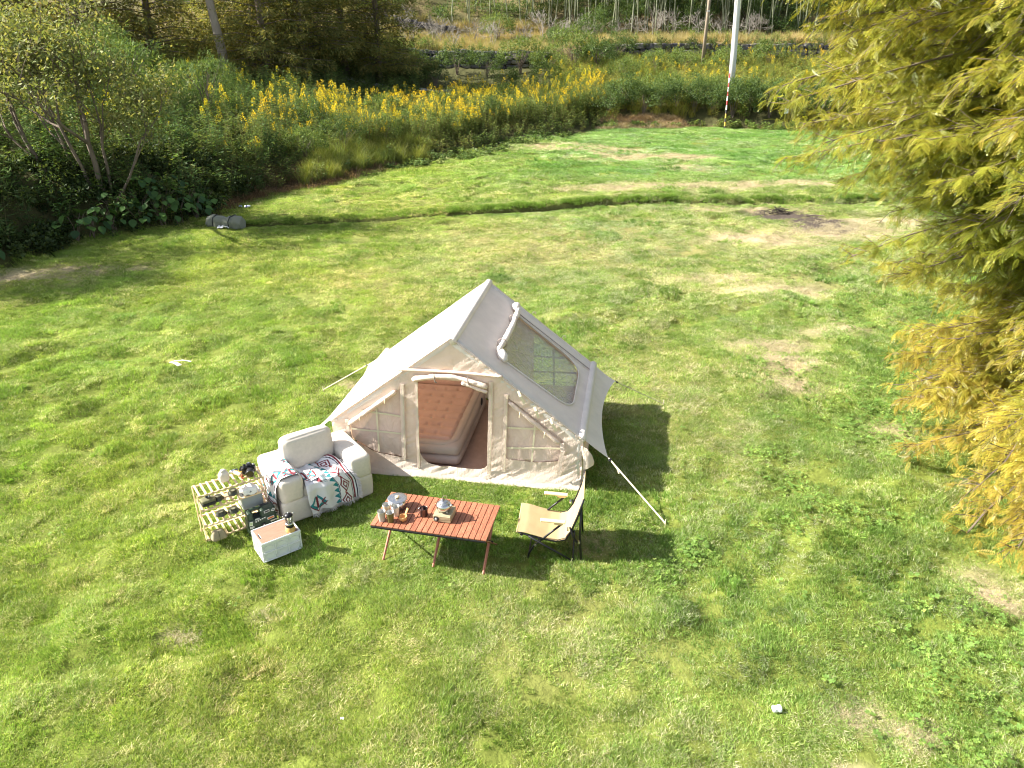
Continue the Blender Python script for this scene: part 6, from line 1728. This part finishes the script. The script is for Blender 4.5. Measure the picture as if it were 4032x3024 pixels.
# ---- stone terrace walls
st_mats = [pm('wall_stone_%d' % i, c_, .9, var=.3, vscale=5, bump=.7, bscale=9, bdist=.05) for i, c_ in enumerate(((.105, .10, .105), (.15, .14, .14), (.20, .185, .17), (.075, .072, .08)))]
def stone_mesh(seed):
    V, F = rbox(.5, .5, .5, .2, 4, 0); V = V * (1 + .35 * (fbm(V[:, 0] * 2 + seed * 3.3, V[:, 1] * 2 + V[:, 2] * 3, 2, seed) - .5))[:, None]
    return mesh_np('stone', V, F)
smesh = []
for i in range(8):
    me_ = stone_mesh(i); me_.materials.append(st_mats[i % 4]); smesh.append(me_)
def stone_wall(label, x0, x1, yw, hgt, sw, sh, nmax):
    t = thing('stone_wall', label, 'wall', ((x0 + x1) / 2, yw, hz((x0 + x1) / 2, yw - .4)))
    cx = (x0 + x1) / 2; c_ = 0
    core = []
    n_ = int((x1 - x0) / 1.0) + 1
    P = np.zeros((n_, 2, 3))
    for i, xx in enumerate(np.linspace(x0, x1, n_)):
        zb = hz(xx, yw - .4) - t.location.z
        P[i, 0] = (xx - cx, .12, zb - .4); P[i, 1] = (xx - cx, .12, zb + hgt - .05)
    V, F = sheet(P); part('mortar_core', mesh_np('mortar_core', V, F[:, ::-1], False), pm('wall_core', (.03, .028, .028), .95), t)
    rows = int(hgt / sh)
    for rr in range(rows):
        xx = x0 + rng.uniform(0, sw * .5)
        while xx < x1 and c_ < nmax:
            w_ = sw * rng.uniform(.65, 1.4); zb = hz(xx, yw - .4) - t.location.z
            o_ = part('stone', smesh[int(rng.integers(0, 8))], None, t, loc=(xx + w_ / 2 - cx, rng.uniform(-.06, .05), zb + (rr + .5) * hgt / rows + rng.normal(0, .03)), rot=(rng.normal(0, .08), rng.normal(0, .1), rng.normal(0, .08)))
            o_.scale = (w_ * .98, .4, hgt / rows * rng.uniform(.85, 1.08)); xx += w_; c_ += 1
stone_wall('dark dry-stone terrace wall below the dry grass', -11, 2.6, WALL_Y - .12, 1.25, .52, .31, 150)
stone_wall('vine-hung stone terrace wall behind the two poles', 6.4, 24, WALL_Y - .12, 1.25, .6, .33, 150)
stone_wall('upper dark stone wall among the bare shrubs', -14, -5.5, WALL2_Y - .1, 1.0, .5, .33, 70)
x = rng.uniform(5, 24, 120); y = np.full(120, WALL_Y - .22) + rng.normal(0, .12, 120); n = 120
zz = height(x, np.full(n, WALL_Y - .5)) + 1.25 - np.abs(rng.normal(0, .45, n)); s_ = rng.uniform(.35, .7, n)
scatter('wall_vines', np.stack([x, y, zz], 1), np.stack([np.zeros(n), np.zeros(n), rng.uniform(0, 6.28, n)], 1), np.stack([s_, s_ * .6, s_], 1), np.zeros(n, int), np.ones((n, 3)) * rng.uniform(.7, 1.2, (n, 1)), [src('p', bush(660, .7, .9, 260, .12, .07, DK + ((.14, .09, .05),), 12), leaf_i)], 'vines hanging over the stone wall', 'vines')
me_ = mesh_np('path', np.array([(-14, 50.2, 0), (-3.5, 50.2, 0), (-3.5, 51.6, 0), (-14, 51.6, 0)]), [(0, 1, 2, 3)])
xs_ = np.linspace(-15, 0, 40); P = np.stack([np.stack([xs_, np.full(40, yy), height(xs_, np.full(40, yy)) + .06], 1) for yy in (52.0, 52.5, 53.1)], 1)
V, F = sheet(P); struct('path', mesh_np('path', V, F), pm('grey_path', (.34, .34, .35), .85, var=.12, bump=.3))

# ---- poles and guy
conc = pm('pole_concrete', (.60, .60, .58), .8, var=.08, vscale=3, bump=.3, bscale=40)
bz = hz(13.05, 47.0)
t = thing('concrete_pole', 'tall pale concrete utility pole rising out of the hedge', 'pole', (13.05, 47.0, bz - .2), 0)
part('shaft', tube([(0, 0, 0), (-.12, 0, 3), (-.36, 0, 8), (-.5, 0, 11)], [.19, .175, .15, .13], 20), conc, t, smooth=True)
bz2 = hz(13.9, 58.5)
t = thing('wooden_pole', 'thin brown wooden utility pole standing behind the concrete one', 'pole', (13.9, 58.5, bz2 - .2), 0)
part('shaft', tube([(0, 0, 0), (.03, 0, 4), (.0, 0, 10)], [.125, .115, .09], 14), wood('pole_wood', (.24, .19, .14), (.36, .29, .22), 8, (6, 6, .4), .8, .2, .2), t, smooth=True); part('band', tube([(.03, 0, 3.9), (.03, 0, 3.98)], .122, 14), steel, t)
A = np.array([11.75, 42.75, hz(11.75, 42.75) - .05]); Bp = np.array([13.05 - .38, 47.0, bz + 8.4])
t = thing('guy_wire', 'slanting guy wire with striped sleeve anchored at the lawn edge', 'guy wire', tuple(A))
part('wire', tube([(0, 0, 0), tuple(Bp - A)], .012, 6), black_metal, t)
D_ = (Bp - A) / np.linalg.norm(Bp - A)
bands = [('black', .0, .22), ('yellow', .22, .44), ('black', .44, .66), ('yellow', .66, .9), ('black', .9, 1.12)] + [('white' if i % 2 == 0 else 'red', 1.12 + .25 * i, 1.37 + .25 * i) for i in range(8)]
cols_ = dict(black=black_m, yellow=pm('yellow_paint', (.72, .44, .03), .5), white=pm('white_paint', (.78, .78, .76), .5), red=pm('red_paint', (.52, .03, .03), .5))
for nm, a0, a1 in bands: part('sleeve_band', tube([tuple(D_ * a0), tuple(D_ * a1)], .036, 10), cols_[nm], t)

# ---- the golden feathery conifer in the foreground
r = np.random.default_rng(9)
def frond(seed, n=10):
    r = np.random.default_rng(seed); out = []; u = np.linspace(.06, 1, n)
    ax = np.stack([u, np.zeros(n), -.22 * u ** 2], 1)
    for sg in (-1, 1):
        D = np.stack([.55 + 0 * u, sg * np.ones(n), -.15 + 0 * u], 1); Lf = .235 * np.sin(np.pi * np.clip(u * .82 + .13, 0, 1)) + .03
        out.append(kite(ax, D, np.tile([0, 0, 1.], (n, 1)), Lf, np.full(n, .055), np.ones((n, 3)) * r.uniform(.85, 1.1, (n, 1))))
    out.append(kite(ax[-1:], np.array([[1, 0, -.4]]), np.array([[0, 0, 1.]]), .16, .09, np.ones((1, 3))))
    return cat(out)
TR = np.array([6.95, 7.9]); tz = hz(*TR)
tree = thing('golden_conifer', 'large feathery conifer turning golden, overhanging the lawn', 'tree', (TR[0], TR[1], tz - .05))
part('trunk', tube([(0, 0, -.3), (.02, .02, 2), (0, .05, 5), (-.03, .05, 9), (0, 0, 12.5)], [.24, .20, .15, .09, .03], 12), bark, tree, smooth=True)
FC, FD, FT, FL = [], [], [], []
lb = MB(); nbr = 0
for i in range(545):
    z = float(np.interp(i / 430, [0, .16, .34, .72, .86, 1], [.7, 1.7, 3.0, 6.0, 8.0, 11.3])); a = i * 2.399963 + r.normal(0, .25)
    low = 430 <= i < 470; out_ = i >= 470                                         # long low limbs towards the open lawn
    if low: z = r.uniform(.85, 1.7); a = R(r.uniform(214, 262))
    if out_: z = r.uniform(2.9, 6.2); a = R(r.uniform(145, 225))      # the fuller side that faces the sun
    # reach of the crown at this height
    Rz = np.interp(z, [.5, 1.2, 2.2, 3.2, 4.4, 6, 9, 12], [1.9, 2.2, 2.1, 2.7, 4.0, 4.0, 2.4, .5])
    L_ = Rz * r.uniform(.6, 1.06) if not low else r.uniform(2.3, 3.2); d = np.array([math.cos(a), math.sin(a), .0])
    if (d[0] > .35 and r.uniform() < .75) or (z > 6.5 and r.uniform() < .5): continue          # the far side is out of sight: fewer limbs
    b = np.array([0, 0, z]); u_ = np.linspace(0, 1, 7); tilt = r.normal(0, .10)
    P = b + d * (L_ * u_)[:, None] + np.stack([r.normal(0, .04, 7), r.normal(0, .04, 7), L_ * ((.16 + tilt) * u_ - .20 * u_ ** 2.2)], 1)
    rr = np.linspace(.026 * L_ / 3, .004, 7)
    lb.add(*tube(P, rr, 5, False)); nbr += 1
    sd = np.array([-math.sin(a), math.cos(a), 0])
    nt = int(L_ * 24)
    for q in range(nt):
        u = r.uniform(.18, 1.0) ** .8; p = np.array([np.interp(u, u_, P[:, k_]) for k_ in range(3)])
        sg = 1 if q % 2 else -1; tl = (.62 * (1.08 - u) + .16) * r.uniform(.6, 1.1)
        td = unit(d * .75 + sd * sg * .85 + r.normal(0, .3, 3)); dr_ = r.uniform(-.25, 1.3)
        uu = np.linspace(0, 1, 4); Pt = p + td * (tl * uu)[:, None] + np.stack([0 * uu, 0 * uu, -dr_ * tl * uu ** 1.6], 1)
        if q % 2 == 0: lb.add(*tube(Pt, [.006, .005, .004, .002], 3, False))
        nf = max(5, int(tl / .026)); v = r.uniform(.05, 1.0, nf); C = np.stack([np.interp(v, uu, Pt[:, k_]) for k_ in range(3)], 1)
        ss = np.where(r.uniform(0, 1, nf) < .5, -1, 1)[:, None]; tside = np.cross(td, [0, 0, 1.])
        D = td * r.uniform(.3, .9, (nf, 1)) + tside * ss * r.uniform(.3, 1.0, (nf, 1)) + r.normal(0, .25, (nf, 3)) + np.array([0, 0, -.4])
        C = C + np.array([0, 0, .02])
        FC.append(C); FD.append(D); FL.append(r.uniform(.08, .14, nf))
        warm = np.clip(sm(3.2, .8, C[:, 2]) * .55 + .75 * u * fbm(C[:, 0] * .9, C[:, 2] * .9 + 3, 2, 700) + r.normal(.05, .13, nf), 0, 1)[:, None]
        g0 = np.array([.17, .235, .033]); g1 = np.array([.33, .335, .040]); g2 = np.array([.47, .34, .06])
        wv_ = r.uniform(.7, 1.25)
        FT.append(wv_ * np.where(warm < .5, g0 + (g1 - g0) * warm * 2, g1 + (g2 - g1) * (warm * 2 - 1)) * r.uniform(.8, 1.2, (nf, 1)))
me_ = lb.mesh('branches'); me_.materials.append(bark); part('branches', me_, None, tree)
FC = np.concatenate(FC); FD = unit(np.concatenate(FD)); FT = np.concatenate(FT); FL = np.concatenate(FL)
# rotation: x axis along D, z as upright as possible
yaw = np.arctan2(FD[:, 1], FD[:, 0]); pit = -np.arcsin(np.clip(FD[:, 2], -1, 1)); rol = r.normal(0, .45, len(FC))
rot = np.stack([rol, pit, yaw], 1)
wc = FC + [TR[0], TR[1], tz - .05]
dist = np.linalg.norm(wc - [0, 0, 4.93], axis=1)
vx = wc[:, 0] / (wc[:, 1] * math.cos(R(25.5)) - (wc[:, 2] - 4.93) * math.sin(R(25.5)))
inview = (vx < .69) & (wc[:, 1] > 2)
order = np.argsort(np.where(inview, dist, 99)); big_ = order[:300]
print('fronds', len(FC), 'in view', int(inview.sum()), 'limbs', nbr)
frs = [frond(720 + i) for i in range(3)]
frond_i = leafm('frond_scatter', (1, 1, 1), .40, .12, .03, .4, inst=True, wscale=1.5, tcol=(1.2, 1.1, .5))
fmes = []
for ci in range(12):
    c_ = [(.19, .235, .034), (.28, .28, .038), (.37, .33, .045), (.46, .34, .06)][ci % 4]; g = frs[ci % 3]
    me_ = mesh_np('frond', g[0], g[1], False, tint=g[2] * c_); me_.materials.append(leafm('frond', (1, 1, 1), .40, .12, .03, .4, wscale=1.5, tcol=(1.2, 1.1, .5))); fmes.append(me_)
for i in big_:
    ci = int(np.clip((FT[i][0] - .16) / .09, 0, 3)) + 4 * (int(i) % 3)
    o_ = part('frond', fmes[ci], None, tree, loc=tuple(FC[i]), rot=tuple(rot[i])); o_.scale = (FL[i] * 1.0,) * 3
rest = np.ones(len(FC), bool); rest[big_] = False
o_ = scatter('fronds', FC[rest], rot[rest], np.repeat(FL[rest][:, None], 3, 1), rng.integers(0, 3, rest.sum()), FT[rest], [src('p', g, frond_i) for g in frs], None, None)
o_.parent = tree
